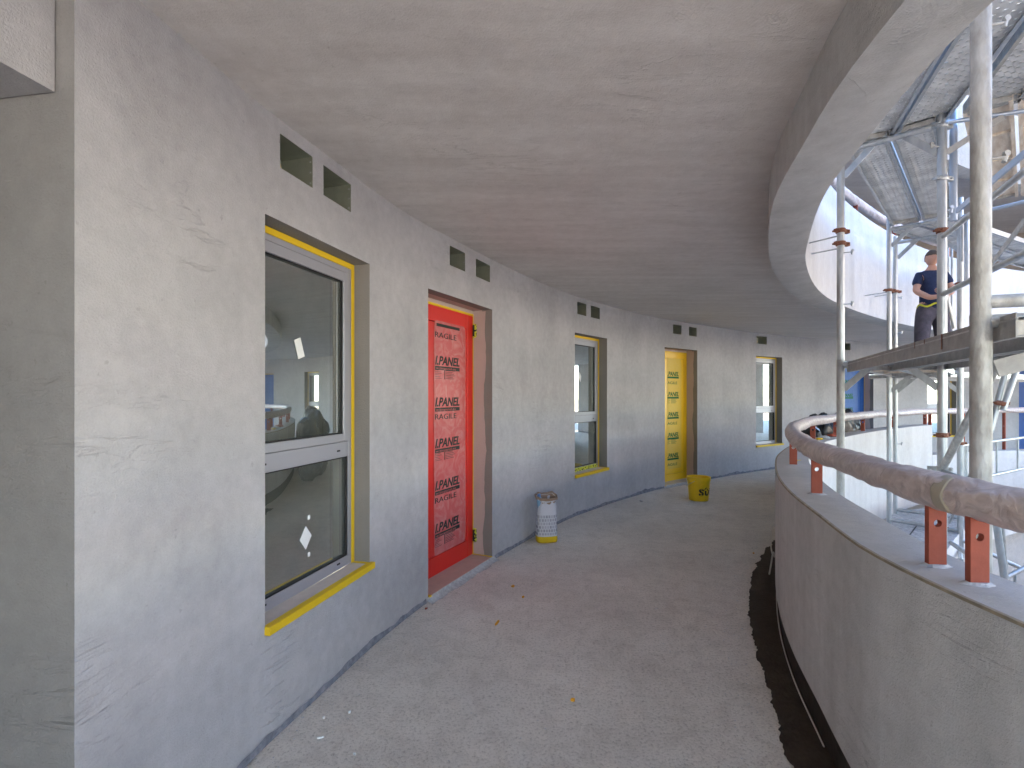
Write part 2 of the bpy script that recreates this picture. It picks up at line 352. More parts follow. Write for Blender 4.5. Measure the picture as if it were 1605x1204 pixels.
outer_back = [(16.5, 9.3), (18, 5.5), (18, 1), (16, -3.5), (12, -6.3), (7, -7.2), (2.8, -6.2), (0, -4), (-1.25, -1.6), (-1.5, 0), (-1.4, .2)]
PW = Polar(wallc+catmull([wallpts[-1]]+outer_back, closed=False)[1:])
def ray_wall(x):
    k = (x-CX)/F; best = None
    for a, b in zip(wallc[:-1], wallc[1:]):
        fa, fb = a.x-k*a.y, b.x-k*b.y
        if fa <= 0 <= fb or fb <= 0 <= fa:
            t = fa/(fa-fb) if fa != fb else 0; return a+(b-a)*t
    raise ValueError(x)

# ------------------------------------------------------------ openings
class Op:
    def __init__(s, xl, xr, z0, z1, rev):
        s.xl, s.xr, s.z0, s.z1, s.rev = xl, xr, z0, z1, rev
        s.P, s.Q = ray_wall(xl), ray_wall(xr); s.t = (s.Q-s.P).normalized(); s.n = Vector((-s.t.y, s.t.x)); s.w = (s.Q-s.P).length
        s.rz = math.atan2(s.t.y, s.t.x)
    def uz(s, x, y, v):          # photo pixel -> (u, z) on the plane at depth v behind the wall face
        k = (x-CX)/F; o = s.P+s.n*v
        u = (k*o.y-o.x)/(s.t.x-k*s.t.y); d = o.y+u*s.t.y
        return u, EYE+(HY-y)*d/F
    def chord(s, x): u, _ = s.uz(x, HY, 0); return s.P+s.t*u
SILLZ = .455; HEAD = 2.2
OPS = dict(W1=Op(415.4, 579.4, SILLZ, HEAD, .10), D1=Op(671, 771.5, 0, HEAD, .19), W2=Op(901, 951.5, SILLZ, HEAD, .12), D2=Op(1042, 1093, 0, HEAD, .2),
           W3=Op(1185, 1226, SILLZ, HEAD, .12), D3=Op(1316, 1369, 0, HEAD, .2), W4=Op(1453.6, 1499, SILLZ, HEAD, .12), D4=Op(1597, 1650, 0, HEAD, .2))
VENTS = [('W1', 439, 490), ('W1', 507, 550), ('D1', 705, 729), ('D1', 746, 768), ('W2', 905, 919), ('W2', 926, 940), ('D2', 1055, 1068), ('D2', 1080, 1092), ('W3', 1186, 1202), ('D3', 1323, 1333)]
VZ0, VZ1 = 2.43, 2.577; CEIL = 2.637
# wall sheet with real openings
cols = []   # (point, key)
marks = []
for k, o in OPS.items(): marks += [(o.xl, o.P), (o.xr, o.Q)]
for k, a, b in VENTS: marks += [(a, OPS[k].chord(a)), (b, OPS[k].chord(b))]
for q in wallc[::3]:
    if q.y <= 0: continue
    x = q.x/q.y*F+CX
    if any(o.xl-3 < x < o.xr+3 for o in OPS.values()): continue
    marks.append((x, q))
# past x = 1650 the wall turns; keep order by arc length instead of pixel
def arc(p):
    best = (1e9, 0); s = 0
    for a, b in zip(wallc[:-1], wallc[1:]):
        d = b-a; t = max(0, min(1, (p-a).dot(d)/d.length_squared)); e = (a+d*t-p).length
        if e < best[0]: best = (e, s+t*d.length)
        s += d.length
    return best[1]
cols = sorted(((arc(p), x, p) for x, p in marks), key=lambda c: c[0])
zs = [0, .03, SILLZ, 1.2, HEAD, VZ0, VZ1, CEIL]
bm = bmesh.new(); grid = [[bm.verts.new((p.x, p.y, z)) for z in zs] for _, _, p in cols]
holes = [(o.xl, o.xr, o.z0, o.z1) for o in OPS.values()]+[(a, b, VZ0, VZ1) for _, a, b in VENTS]
for i in range(len(cols)-1):
    xm = (cols[i][1]+cols[i+1][1])/2
    for j in range(len(zs)-1):
        zm = (zs[j]+zs[j+1])/2
        if cols[i][1] < 1700 and any(a < xm < b and c < zm < d for a, b, c, d in holes): continue
        bm.faces.new((grid[i][j], grid[i+1][j], grid[i+1][j+1], grid[i][j+1]))
for v in [v for v in bm.verts if not v.link_faces]: bm.verts.remove(v)
wall = obj('corridor_wall', bm, M['wall'], smooth=2)
tag(wall, 'long curved grey plaster wall of the corridor, pierced by windows and coloured doors', 'wall', kind='structure')
# reveals of each opening, one object per opening
for k, o in OPS.items():
    door = k[0] == 'D'; bm = bmesh.new(); r = o.rev+.16; z0, z1, W = o.z0, o.z1, o.w
    cut = .10 if door else r
    for (y0, y1, mi) in ([(0, cut, 0), (cut, r, 1)] if door else [(0, r, 0)]):
        for u, flip in ((0, 0), (W, 1)):
            q = [(u, y0, z0), (u, y1, z0), (u, y1, z1), (u, y0, z1)]; quad(bm, q if flip else q[::-1], mi)
        quad(bm, [(0, y0, z1), (0, y1, z1), (W, y1, z1), (W, y0, z1)], mi)
    rv = obj('window_reveal' if not door else 'door_reveal', bm, [M['reveal'], M['pinkcoat']], mw=Matrix.Translation((o.P.x, o.P.y, 0)) @ Matrix.Rotation(o.rz, 4, 'Z'))
    struct(rv)
# ragged edge of the pink coat on the right jamb: a thin wavy skin proud of the dark render
for k in ('D1', 'D2', 'D3'):
    o = OPS[k]; bm = bmesh.new(); zz = [o.z0+.02+(o.z1-o.z0-.03)*i/60 for i in range(61)]
    a = [bm.verts.new((o.w-.003, o.rev+.05, z)) for z in zz]
    b = [bm.verts.new((o.w-.003, .072+.018*noise.noise(Vector((k == 'D1', 3, z*2.5)))*2+.010*noise.noise(Vector((1, 7, z*14))), z)) for z in zz]
    for i in range(60): bm.faces.new((a[i], a[i+1], b[i+1], b[i]))
    struct(obj('door_reveal', bm, M['pinkcoat'], mw=Matrix.Translation((o.P.x, o.P.y, 0)) @ Matrix.Rotation(o.rz, 4, 'Z')))

def ring(name, Pa, Pb, z, m, n=240, flip=False, a0=0, a1=2*math.pi):
    bm = bmesh.new(); A = []; B = []
    for i in range(n+1):
        th = a0+(a1-a0)*i/n; p, q = Pa.pt(th), Pb.pt(th)
        A.append(bm.verts.new((*p, z))); B.append(bm.verts.new((*q, z)))
    for i in range(n):
        f = (A[i], A[i+1], B[i+1], B[i]); bm.faces.new(f if flip else f[::-1])
    bmesh.ops.remove_doubles(bm, verts=bm.verts[:], dist=1e-5)
    return struct(obj(name, bm, m))
def sweep(name, sect, m, n=260, a0=0, a1=2*math.pi, caps=False):
    """sect: list of (Polar, z, material index) closed loop going round the section"""
    bm = bmesh.new(); rows = []
    for i in range(n+1):
        th = a0+(a1-a0)*i/n; rows.append([bm.verts.new((*P.pt(th), z)) for P, z, _ in sect])
    k = len(sect)
    for i in range(n):
        for j in range(k):
            if sect[j][2] < 0: continue
            f = bm.faces.new((rows[i][j], rows[i+1][j], rows[i+1][(j+1) % k], rows[i][(j+1) % k])); f.material_index = sect[j][2]
    if caps: bm.faces.new(rows[0]); bm.faces.new(rows[-1][::-1])
    if a1-a0 > 6.28: bmesh.ops.remove_doubles(bm, verts=bm.verts[:], dist=1e-5)
    bmesh.ops.recalc_face_normals(bm, faces=bm.faces[:])
    return obj(name, bm, m, smooth=True)
# floor under the corridor; the outer limit runs past the wall so that door recesses have a floor and unseen overhangs block stray sun
PWx = Polar([C+(p-C)*1.4 for p in wallc]+[C+(Vector(p)-C)*1.03 for p in catmull([wallpts[-1]]+outer_back, closed=False)[1:]])
fl = ring('floor', P0base, PWx, 0, M['floor'])
ring('ceiling', P1m, PWx, CEIL, M['ceil'], flip=True)
# storeys above: floor slab, ceiling and plain back wall
LV = 2.665
UA0, UA1 = R(48), R(235)
for k in (1, 2):
    ring('upper_floor', P1m, PWx, CEIL+.2+LV*(k-1), M['coping'])
    aa = dict(a0=0, a1=2*math.pi) if k < 2 else dict(a0=UA0, a1=UA1)       # top storey left and far only; unseen rest cut away for more sky light
    ring('upper_ceiling' if k < 2 else 'roof_soffit', P1m, PWx, CEIL+LV*k, M['ceil'], flip=True, **aa)
    struct(sweep('upper_wall', [(PW, CEIL+.2+LV*(k-1), 0), (PW, CEIL+LV*k, -1)], [M['beigeface']], **aa))
ring('roof', P1i, PWx, CEIL+LV*2+.3, M['roof'], a0=UA0, a1=UA1)
# outer wall behind the camera, ground level
# (unseen outer side behind the camera left open, an added inlet for light)
aw0 = math.atan2(wallpts[-1][1]-3, wallpts[-1][0]-6)
GA0, GA1 = R(220), R(305)
struct(sweep('rear_wall', [(PW, 0, 0), (PW, CEIL, -1)], [M['wall']], n=20, a0=math.atan2(.2-3, -1.4-6)+2*math.pi, a1=GA0))
struct(sweep('rear_wall', [(PW, 0, 0), (PW, CEIL, -1)], [M['wall']], a0=GA1, a1=R(335)))
for i in range(6):  # second unseen opening, added to bring light to the far corridor
    q = PW.pt(R(335)+(aw0+2*math.pi-R(335))*i/6); bm = bmesh.new(); box(bm, (q.x-.15, q.y-.15, 0), (q.x+.15, q.y+.15, CEIL)); struct(obj('column', bm, M['wall']))
for i in range(7):
    q = PW.pt(GA0+(GA1-GA0)*i/6); bm = bmesh.new(); box(bm, (q.x-.15, q.y-.15, 0), (q.x+.15, q.y+.15, CEIL)); struct(obj('column', bm, M['wall']))

bm = bmesh.new(); n_ = 60; A = []
for i in range(n_+1):
    th = GA0-.15+(aw0+2*math.pi-GA0+.1)*i/n_; p, q = PW.pt(th, .06), PW.pt(th, 14); A.append((bm.verts.new((p.x, p.y, -.04)), bm.verts.new((q.x, q.y, -.06))))
for a, b in zip(A[:-1], A[1:]): bm.faces.new((a[0], a[1], b[1], b[0]))
struct(obj('bounce_ground', bm, M['bounce_ground']))  # unseen sheet added outside the openings, bounces sunlight up to the ceiling

# parapets: inner face to the courtyard, coping, corridor face
TH = math.atan2(8.51-3, 6.99-6)
par = sweep('parapet', [(P0i, -.32, 1), (P0i, .95, 2), (P0o, .95, 0), (P0o, .16, 0), (P0base, .16, 3), (P0base, 0.0, 3), (P0base, -.32, 0)],
            [M['parapet'], M['outface'], M['coping'], M['bitwall']], a0=TH, a1=TH+2*math.pi-1.6, caps=True)
tag(par, 'curved grey plaster parapet along the open side of the walkway', 'parapet', kind='structure')
lowp = sweep('parapet', [(P0i, -.32, 1), (P0i, .45, 2), (P0o, .45, 0), (P0o, -.32, 0)], [M['parapet'], M['outface'], M['coping']], a0=TH-1.6, a1=TH-.001, n=70, caps=True)
tag(lowp, 'low white courtyard parapet beyond the step in the tall one', 'parapet', kind='structure')
for k, nm in ((0, 'ring beam with curved white parapet of the storey above'), (1, 'second curved parapet, one storey higher up'), (2, 'roof edge band at the top of the building')):
    zb = 2.415+LV*k; top = 3.6+LV*k if k < 2 else CEIL+LV*2+.45
    o = sweep('upper_parapet', [(P1i, zb+.014, 1), (P1i, top, 2), (P1o, top, 0), (P1o, zb+.006, 0), (P1m, zb, 0)], [M['parapet'], M['outface' if k == 0 else 'beigeface'], M['coping']], **(dict(a0=UA0, a1=UA1, caps=True) if k == 2 else {}))
    tag(o, nm, 'parapet', kind='structure')
bm = bmesh.new(); n_ = 240; A = []
for i in range(n_+1):
    th = TH+(6.283-1.6)*i/n_; p, q, r2_ = P0o.pt(th, -.010), P0o.pt(th, .0015), P0o.pt(th, .0018); A.append((bm.verts.new((*p, .9515)), bm.verts.new((*q, .9515)), bm.verts.new((*r2_, .943))))
for a, b in zip(A[:-1], A[1:]):
    for j in (0, 1): bm.faces.new((a[j], b[j], b[j+1], a[j+1]))
struct(obj('parapet_edge_bead', bm, M['bead']))
# lower storey beneath
P0low = Polar(offset_curve(c0, s0*.16))
struct(sweep('lower_wall', [(P0low, -3.0, 0), (P0low, -.3, -1)], [M['coping']]))
bm = bmesh.new(); quad(bm, [(-400, -400, -3), (400, -400, -3), (400, 400, -3), (-400, 400, -3)]); struct(obj('ground', bm, M['ground']))

# ---- niche left of the wall end
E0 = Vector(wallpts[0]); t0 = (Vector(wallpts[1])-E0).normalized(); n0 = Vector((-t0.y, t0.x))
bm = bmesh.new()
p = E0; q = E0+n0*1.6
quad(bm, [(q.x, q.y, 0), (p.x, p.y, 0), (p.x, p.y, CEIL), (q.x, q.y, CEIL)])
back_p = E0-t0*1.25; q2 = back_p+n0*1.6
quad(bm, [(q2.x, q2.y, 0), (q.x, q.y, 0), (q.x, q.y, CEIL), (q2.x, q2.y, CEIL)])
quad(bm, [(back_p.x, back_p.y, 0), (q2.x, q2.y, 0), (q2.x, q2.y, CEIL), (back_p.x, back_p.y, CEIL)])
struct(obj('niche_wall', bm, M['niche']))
bm = bmesh.new(); a = E0+n0*.057-t0*.004; b = back_p+n0*.057; c_ = b+n0*.24; d_ = a+n0*.24; ZL = 2.25
lo = [(a.x, a.y, ZL), (b.x, b.y, ZL), (c_.x, c_.y, ZL), (d_.x, d_.y, ZL)]; hi = [(x, y, CEIL-.002) for x, y, _ in lo]
for i in range(4): quad(bm, [lo[i], lo[(i+1) % 4], hi[(i+1) % 4], hi[i]])
quad(bm, lo); bmesh.ops.recalc_face_normals(bm, faces=bm.faces[:])
struct(obj('niche_lintel', bm, M['wall']))

# ---- dark, uncoated base of the wall: ragged thin strip
bm = bmesh.new(); prev = None
span = [c for c in cols]
dense = []
for (s_a, xa, pa), (s_b, xb, pb) in zip(cols[:-1], cols[1:]):
    if any(o.xl-.5 <= (xa+xb)/2 <= o.xr+.5 and o.z0 < .1 for o in OPS.values()): dense.append(None); continue
    n = max(1, int((pb-pa).length/.03))
    for i in range(n): dense.append(pa+(pb-pa)*i/n)
for q in dense:
    if q is None: prev = None; continue
    h = .032+.035*max(0, noise.noise(Vector((q.x*2.2, q.y*2.2, 0))))+.014*noise.noise(Vector((q.x*13, q.y*13, 4)))
    nn = (C-q).normalized()*.006
    v = (bm.verts.new((q.x+nn.x*1.5, q.y+nn.y*1.5, .003)), bm.verts.new((q.x+nn.x*.6, q.y+nn.y*.6, max(.008, h))))
    if prev and (prev[0].co-v[0].co).length < .3: bm.faces.new((prev[0], v[0], v[1], prev[1]))
    prev = v
tag(obj('wall_base_strip', bm, M['base']), 'dark ragged uncoated strip along the foot of the curved wall', 'skirting', kind='structure')
# ---- bitumen strip along the parapet foot (plan traced to real positions)
strip = [(1.05, 1.6), (1.086, 2.013), (1.237, 2.435), (1.366, 2.856), (1.60, 3.455), (2.08, 4.36), (2.62, 5.11)]
sc = catmull(strip, closed=False, k=60); bm = bmesh.new(); prev = None
for i, q in enumerate(sc):
    th = math.atan2(q.y-C.y, q.x-C.x); e = P0base.pt(th)
    out_ = (q-C).normalized(); j = .022*noise.noise(Vector((q.x*9, q.y*9, 1)))+.012*noise.noise(Vector((q.x*40, q.y*40, 2)))
    q = q+out_*j
    if (q-C).length < (e-C).length+.004: q = e+out_*.004
    v = (bm.verts.new((q.x, q.y, .004)), bm.verts.new((e.x, e.y, .0045)))
    if prev: bm.faces.new((prev[0], prev[1], v[1], v[0]))
    prev = v
tag(obj('bitumen_strip', bm, M['bitumen']), 'dark brown bitumen band on the floor along the parapet foot', 'sealing strip', kind='structure')
bm = bmesh.new(); polytube(bm, [(*P0base.pt(th, .012), .008) for th in [math.pi*1.06-.012*i for i in range(70)]], .0035, 6)
tag(obj('sealant_bead', bm, M['cord']), 'thin pale sealant line where bitumen strip meets parapet', 'sealant', kind='structure')

# ------------------------------------------------------------ text
def text_bm(s, size, bold=0, shear=0, ext=.0006, sx=1):
    cu = bpy.data.curves.new('t', 'FONT'); cu.body = s; cu.size = size; cu.extrude = ext; cu.offset = bold; cu.shear = shear; cu.resolution_u = 3
    to = bpy.data.objects.new('t', cu); S.collection.objects.link(to); dg = bpy.context.evaluated_depsgraph_get(); dg.update()
    me = bpy.data.meshes.new_from_object(to.evaluated_get(dg)); bm = bmesh.new(); bm.from_mesh(me)
    bpy.data.objects.remove(to); bpy.data.meshes.remove(me); bpy.data.curves.remove(cu)
    for v in bm.verts: v.co.x *= sx
    return bm
def merge(dst, src, fn):
    vm = {}
    for v in src.verts: vm[v] = dst.verts.new(fn(v.co))
    for f in src.faces:
        try: dst.faces.new([vm[v] for v in f.verts])
        except ValueError: pass
    src.free()

# ------------------------------------------------------------ windows
def window(o, key, label, stickers=(), tape_bottom=False):
    r = o.rev; W = o.w; root = empty('window', (o.P.x, o.P.y, 0), o.rz); tag(root, label, 'window', 'windows in the curved wall')
    z0, z1 = .49, HEAD
    fo, fs = .030, .050     # outer frame, sash
    def part(name, a, b, m, bev=.002, par=root): return obj(name, bbox(a, b, bev), M[m], par)
    ty = .032
    # yellow tape strip between frame and reveal (head and right jamb)
    part('masking_tape', (0, r-.003, z1-ty), (W-.002, r+.02, z1-.002), 'yellow', 0)
    part('masking_tape', (W-ty*.8, r-.003, z0), (W-.002, r+.019, z1-ty-.001), 'yellow', 0)
    f0, f1, g0, g1 = 0, W-ty*.8, z0, z1-ty
    fr = empty('frame', (0, 0, 0)); fr.parent = root
    y0, y1 = r+.002, r+.06
    for a, b in (((f0+fo, y0, g1-fo), (f1-fo, y1, g1)), ((f0+fo, y0, g0), (f1-fo, y1, g0+.055)), ((f0, y0, g0), (f0+fo, y1, g1)), ((f1-fo, y0, g0), (f1, y1, g1))):
        part('frame_profile', a, b, 'alu', .0015, fr)
    # transom
    tz0, tz1 = 1.105, 1.19
    part('transom', (f0+fo, y0+.001, tz0), (f1-fo, y1, tz1), 'alu')
    # upper sash
    a0, a1, b0, b1 = f0+fo+.003, f1-fo-.003, tz1+.003, g1-fo-.003
    sh = empty('sash', (0, 0, 0)); sh.parent = root
    ys = r-.004
    for a, b in (((a0+fs, ys, b1-fs), (a1-fs, y1, b1)), ((a0+fs, ys, b0), (a1-fs, y1, b0+fs*.85)), ((a0, ys, b0), (a0+fs, y1, b1)), ((a1-fs, ys, b0), (a1, y1, b1))):
        part('sash_profile', a, b, 'alu', .0015, sh)
    sg = bmesh.new()
    for a, b in (((f0+fo-.001, y0+.012, tz1), (f0+fo+.004, y1-.004, g1-fo)), ((f1-fo-.004, y0+.012, tz1), (f1-fo+.001, y1-.004, g1-fo)), ((f0+fo+.004, y0+.012, g1-fo-.004), (f1-fo-.004, y1-.004, g1-fo+.001)), ((f0+fo+.004, y0+.012, tz1-.001), (f1-fo-.004, y1-.004, tz1+.004))): box(sg, a, b)
    obj('shadow_gap', sg, M['gasket'], root)
    def pane(u0, u1, v0, v1):
        gk = bmesh.new(); t = .006
        for a, b in (((u0-.004, r+.006, v0-.004), (u1+.004, r+.05, v0+t)), ((u0-.004, r+.006, v1-t), (u1+.004, r+.05, v1+.004)), ((u0-.004, r+.006, v0+t), (u0+t, r+.05, v1-t)), ((u1-t, r+.006, v0+t), (u1+.004, r+.05, v1-t))):
            box(gk, a, b)
        obj('gasket', gk, M['gasket'], root)
        bm = bmesh.new(); quad(bm, [(u0, r+.02, v0), (u1, r+.02, v0), (u1, r+.02, v1), (u0, r+.02, v1)])
        obj('pane', bm, M['glass'], root)
    pane(a0+fs, a1-fs, b0+fs*.85, b1-fs); pane(f0+fo+.012, f1-fo-.012, g0+.055, tz0)
    # handles / drain slots
    for u, z in ((W*.12, tz0+.035), (W*.8, tz0+.035), (W*.12, g0+.03), (W*.8, g0+.03)):
        part('drain_cap', (u, y0-.004, z), (u+.025, y0-.0005, z+.008), 'gasket', 0)
    # sill
    part('sill', (.0, -.022, .458), (W+.018, r+.004, z0), 'marble', .003)
    part('sill_tape', (-.003, -.026, .4565), (W+.0185, .012, z0+.002), 'yellow', .002)
    part('sill_tape', (W-.02, .012, .47), (W+.0008, r, z0+.0025), 'yellow', 0)
    for (x, y, dx, dy, tilt) in stickers:
        u, z = o.uz(x, y, r+.018); bm = bmesh.new(); c, s = math.cos(tilt), math.sin(tilt)
        if dx < 0: pts = [(-abs(dx), 0), (0, -dy), (abs(dx), 0), (0, dy)]
        else: pts = [(-dx, -dy), (dx, -dy), (dx, dy), (-dx, dy)]
        quad(bm, [(u+a*c-b*s, r+.017, z+a*s+b*c) for a, b in pts]); obj('sticker', bm, M['white'], root)
    if tape_bottom:
        bm = bmesh.new(); quad(bm, [(f0+fo, y0-.002, g0+.004), (f1-fo, y0-.002, g0+.004), (f1-fo, y0-.002, g0+.05), (f0+fo, y0-.002, g0+.05)]); tb = obj('printed_tape', bm, M['printtape'], root)
    # bare room behind
    bm = bmesh.new(); q = .22; D = 3.2; v0 = r+.16
    X0, X1 = -q, W+q
    quad(bm, [(X0, D, 0), (X1, D, 0), (X1, D, CEIL), (X0, D, CEIL)]); quad(bm, [(X0, v0, 0), (X0, D, 0), (X0, D, CEIL), (X0, v0, CEIL)]); quad(bm, [(X1, v0, 0), (X1, D, 0), (X1, D, CEIL), (X1, v0, CEIL)])
    quad(bm, [(X0, v0, .012), (X1, v0, .012), (X1, D, .012), (X0, D, .012)]); quad(bm, [(X0, v0, CEIL-.004), (X1, v0, CEIL-.004), (X1, D, CEIL-.004), (X0, D, CEIL-.004)])
    for a in ((X0, 0, 0, CEIL), (W, X1, 0, CEIL), (0, W, 0, SILLZ), (0, W, HEAD, CEIL)): quad(bm, [(a[0], v0, a[2]), (a[1], v0, a[2]), (a[1], v0, a[3]), (a[0], v0, a[3])])
    struct(obj('room_wall', bm, M['room'], mw=Matrix.Translation((o.P.x, o.P.y, 0)) @ Matrix.Rotation(o.rz, 4, 'Z')))
    return root
def print_tape():
    m = mat('printed_yellow_tape', (.72, .62, .04), .5); nt = m.node_tree; L = nt.links.new; b = nt.nodes['Principled BSDF']
    tc = N(nt, 'ShaderNodeTexCoord'); n = N(nt, 'ShaderNodeTexNoise'); n.inputs['Scale'].default_value = 60; L(tc.outputs['Object'], n.inputs[0])
    r = N(nt, 'ShaderNodeValToRGB'); L(n.outputs[0], r.inputs[0]); r.color_ramp.interpolation = 'CONSTANT'; r.color_ramp.elements[0].color = (.03, .03, .02, 1); r.color_ramp.elements[1].position = .46; r.color_ramp.elements[1].color = (.65, .68, .05, 1)
    L(r.outputs[0], b.inputs['Base Color']); return m
M['printtape'] = print_tape()
window(OPS['W1'], 'W1', 'large near window with yellow masking tape, white diamond sticker and marble sill', [(469, 546, .026, .048, .35), (479, 843, -.047, .060, .0), (484, 811, .010, .011, 0), (484, 869, .010, .011, 0)])
window(OPS['W2'], 'W2', 'tall narrow window between the red and the yellow door, printed tape along its bottom', [(909, 591, -.03, .07, .2)], True)
window(OPS['W3'], 'W3', 'narrow window right of the yellow door, reflecting the scaffold', [(1200, 606, .018, .03, .2)])
window(OPS['W4'], 'W4', 'far window seen behind the scaffold poles, above the low parapet')

# ------------------------------------------------------------ doors
def door(o, label, paint, film, ink, x0, xf0, xf1, xleaf, ybars, yfrag, fragtxt, ycols, topbar, fbot, ftop, textscale=1.0, hinges=()):
    r = o.rev; W = o.w; root = empty('door', (o.P.x, o.P.y, 0), o.rz); tag(root, label, 'door', 'doors in the curved wall')
    Z0, Z1 = .035, HEAD-.0
    ty = .018; fw = .075
    obj('masking_tape', bbox((0, r-.004, Z1-.03-ty), (W, r+.02, Z1-.03)), M['yellow'], root)
    obj('masking_tape', bbox((W-.008, r-.004, Z0), (W-.001, r+.02, Z1-.03-ty-.001)), M['yellow'], root)
    f1 = W-.008; t1 = Z1-.03-ty
    bm = bmesh.new(); box(bm, (0, r, Z1-.03), (W, r+.05, Z1)); obj('head_filler', bm, M['pinkcoat'], root)
    uL, _ = o.uz(xleaf, HY, r)
    fw = max(.04, f1-uL)
    for a, b in (((0, r, Z0), (fw, r+.07, t1)), ((f1-fw, r, Z0), (f1, r+.07, t1)), ((fw, r, t1-fw*1.25), (f1-fw, r+.07, t1)), ((fw, r, Z0), (f1-fw, r+.07, Z0+fw*1.5))):
        obj('frame_profile', bbox(a, b, .003), M[paint], root)
    l0, l1, lz0, lz1 = fw+.004, f1-fw-.004, Z0+fw*1.5+.004, t1-fw*1.25-.004
    obj('shadow_gap', bbox((fw, r+.022, lz0-.004), (f1-fw, r+.03, lz1+.004)), M['gasket'], root)
    lf = obj('door_leaf', bbox((l0, r+.002, lz0), (l1, r+.045, lz1), .004), M[paint], root)
    # film on the leaf: slightly wavy outline
    ua, _ = o.uz(xf0, HY, r); ub, _ = o.uz(xf1, HY, r); za = o.uz(xf0, fbot, r)[1]; zb = o.uz(xf0, ftop, r)[1]
    bm = bmesh.new(); n = 50; A = []; B = []
    for i in range(n+1):
        z = za+(zb-za)*i/n; e = .05*max(0, abs(i/n-.5)*2-.9)*2
        A.append(bm.verts.new((ua+.006*noise.noise(Vector((z*6, 1, 2)))+e, r-.0015, z))); B.append(bm.verts.new((ub-.010*abs(noise.noise(Vector((z*8, 5, 2))))-e*2, r-.0015, z)))
    for i in range(n): bm.faces.new((A[i], B[i], B[i+1], A[i+1]))
    fm = obj('film', bm, M[film], root)
    tb = bmesh.new(); y = r-.0032
    u0, _ = o.uz(x0, HY, r); u1, _ = o.uz(x0+(xf1-x0)*.80, HY, r); tw = u1-u0
    put = lambda src, uu, zz: merge(tb, src, lambda c: (uu+c.x, y-c.z, zz+c.y))
    for yb in ybars:
        z = o.uz(x0, yb, r)[1]
        t = text_bm('I.PANEL' if paint == 'red' else '.PANEL', .098*textscale, .0028, .25, sx=1); xs = [v.co.x for v in t.verts]; k = tw/(max(xs)-min(xs)); mn = min(xs)
        merge(tb, t, lambda c: (u0+(c.x-mn)*k, y-c.z, z+c.y))
        box(tb, (u0, y-.0004, z-.042*textscale), (u1, y+.0004, z-.012*textscale))
    for yf in yfrag:
        z = o.uz(x0, yf, r)[1]; t = text_bm(fragtxt, .062*textscale, 0); xs = [v.co.x for v in t.verts]; k = tw*.86/(max(xs)-min(xs)); mn = min(xs)
        merge(tb, t, lambda c: (u0+(c.x-mn)*k, y-c.z, z+c.y))
    for yc in ycols:
        z = o.uz(x0, yc, r)[1]
        for i in range(6):
            box(tb, (u0, y-.0003, z-i*.013*textscale), (u0+tw*(.13+.06*((i*7) % 3)), y+.0003, z-i*.013*textscale+.003))
            box(tb, (u0+tw*.42, y-.0003, z-i*.013*textscale), (u0+tw*(.80-.05*((i*5) % 3)), y+.0003, z-i*.013*textscale+.004))
        box(tb, (u0+tw*.36, y-.0003, z-.07*textscale), (u0+tw*.39, y+.0003, z+.01))
    if topbar:
        z = o.uz(x0, topbar, r)[1]; box(tb, (u0+.02, y-.0004, z-.012), (u1, y+.0004, z+.012))
    obj('printed_lettering', tb, M[ink], fm)
    if paint == 'red':
        wt = bmesh.new()
        for yb in ybars:
            z = o.uz(x0, yb, r)[1]; t = text_bm('w.biopanel.eu', .026, 0, ext=.0003); xs = [v.co.x for v in t.verts]; k = tw*.8/(max(xs)-min(xs)); mn = min(xs)
            merge(wt, t, lambda c: (u0+.01+(c.x-mn)*k, y-.001-c.z, z-.036+c.y))
        obj('printed_web_address', wt, M['redfilm'], fm)
    for yh in hinges:
        z = EYE+(HY-yh)*(o.P+o.t*o.w+o.n*r).y/F
        h = empty('hinge', (0, 0, 0)); h.parent = root
        bm = bmesh.new(); tube(bm, (W-.02, r-.02, z-.05), (W-.02, r-.02, z+.05), .012, 10); obj('hinge_barrel', bm, M['gasket'], h)
        bm = bmesh.new(); box(bm, (W-.03, r-.036, z-.055), (W-.004, r-.03, z+.055)); box(bm, (W-.012, r-.032, z-.06), (W-.004, r-.004, z+.06)); obj('tape_wrap', bm, M['printtape'], h)
    # threshold stone
    obj('threshold', bbox((.002, -.006, .004), (W-.002, r+.03, Z0), .003), M['pinkstone'] if paint != 'yellowdoor' else M['marble'], root)
    obj('threshold_tape', bbox((W-.02, -.004, Z0), (W-.004, r, Z0+.003)), M['yellow'], root)
    obj('threshold_tape', bbox((.002, -.010, .02), (.03, .02, Z0+.002)), M['yellow'], root)
    # mortar smear before the threshold
    bm = bmesh.new(); prev = None
    for i in range(80):
        u = -.03+(W+.06)*i/79; e = .045+.03*noise.noise(Vector((u*7, 3, W)))+.012*noise.noise(Vector((u*35, 3, W)))
        v = [bm.verts.new((u, -.007, .034)), bm.verts.new((u, -.012, .022)), bm.verts.new((u, -.010-e*.45, .010+.004*noise.noise(Vector((u*30, 1, 1))))), bm.verts.new((u, -.012-e, .002))]
        if prev:
            for k in range(3): bm.faces.new((prev[k], prev[k+1], v[k+1], v[k]))
        prev = v
    obj('mortar_smear', bm, M['whitemortar'], root, smooth=2)
    return root
door(OPS['D1'], 'red door wrapped in printed protective film, nearest door', 'red', 'redfilm', 'ink', 681.5, 680, 729.5, 732.5,
     [571, 637, 702.5, 769, 836], [528, 658, 790], 'RAGILE', [580, 710, 846], 508, 873, 501, 1.0, (519, 838))
door(OPS['D2'], 'yellow door with green printed film beside the bucket', 'yellowdoor', 'yellowfilm', 'greenink', 1046, 1046, 1068, 1072,
     [589, 621, 653, 685.5, 718], [602, 666, 731], 'AGILE', [626, 690], 0, 736, 561, 1.0)
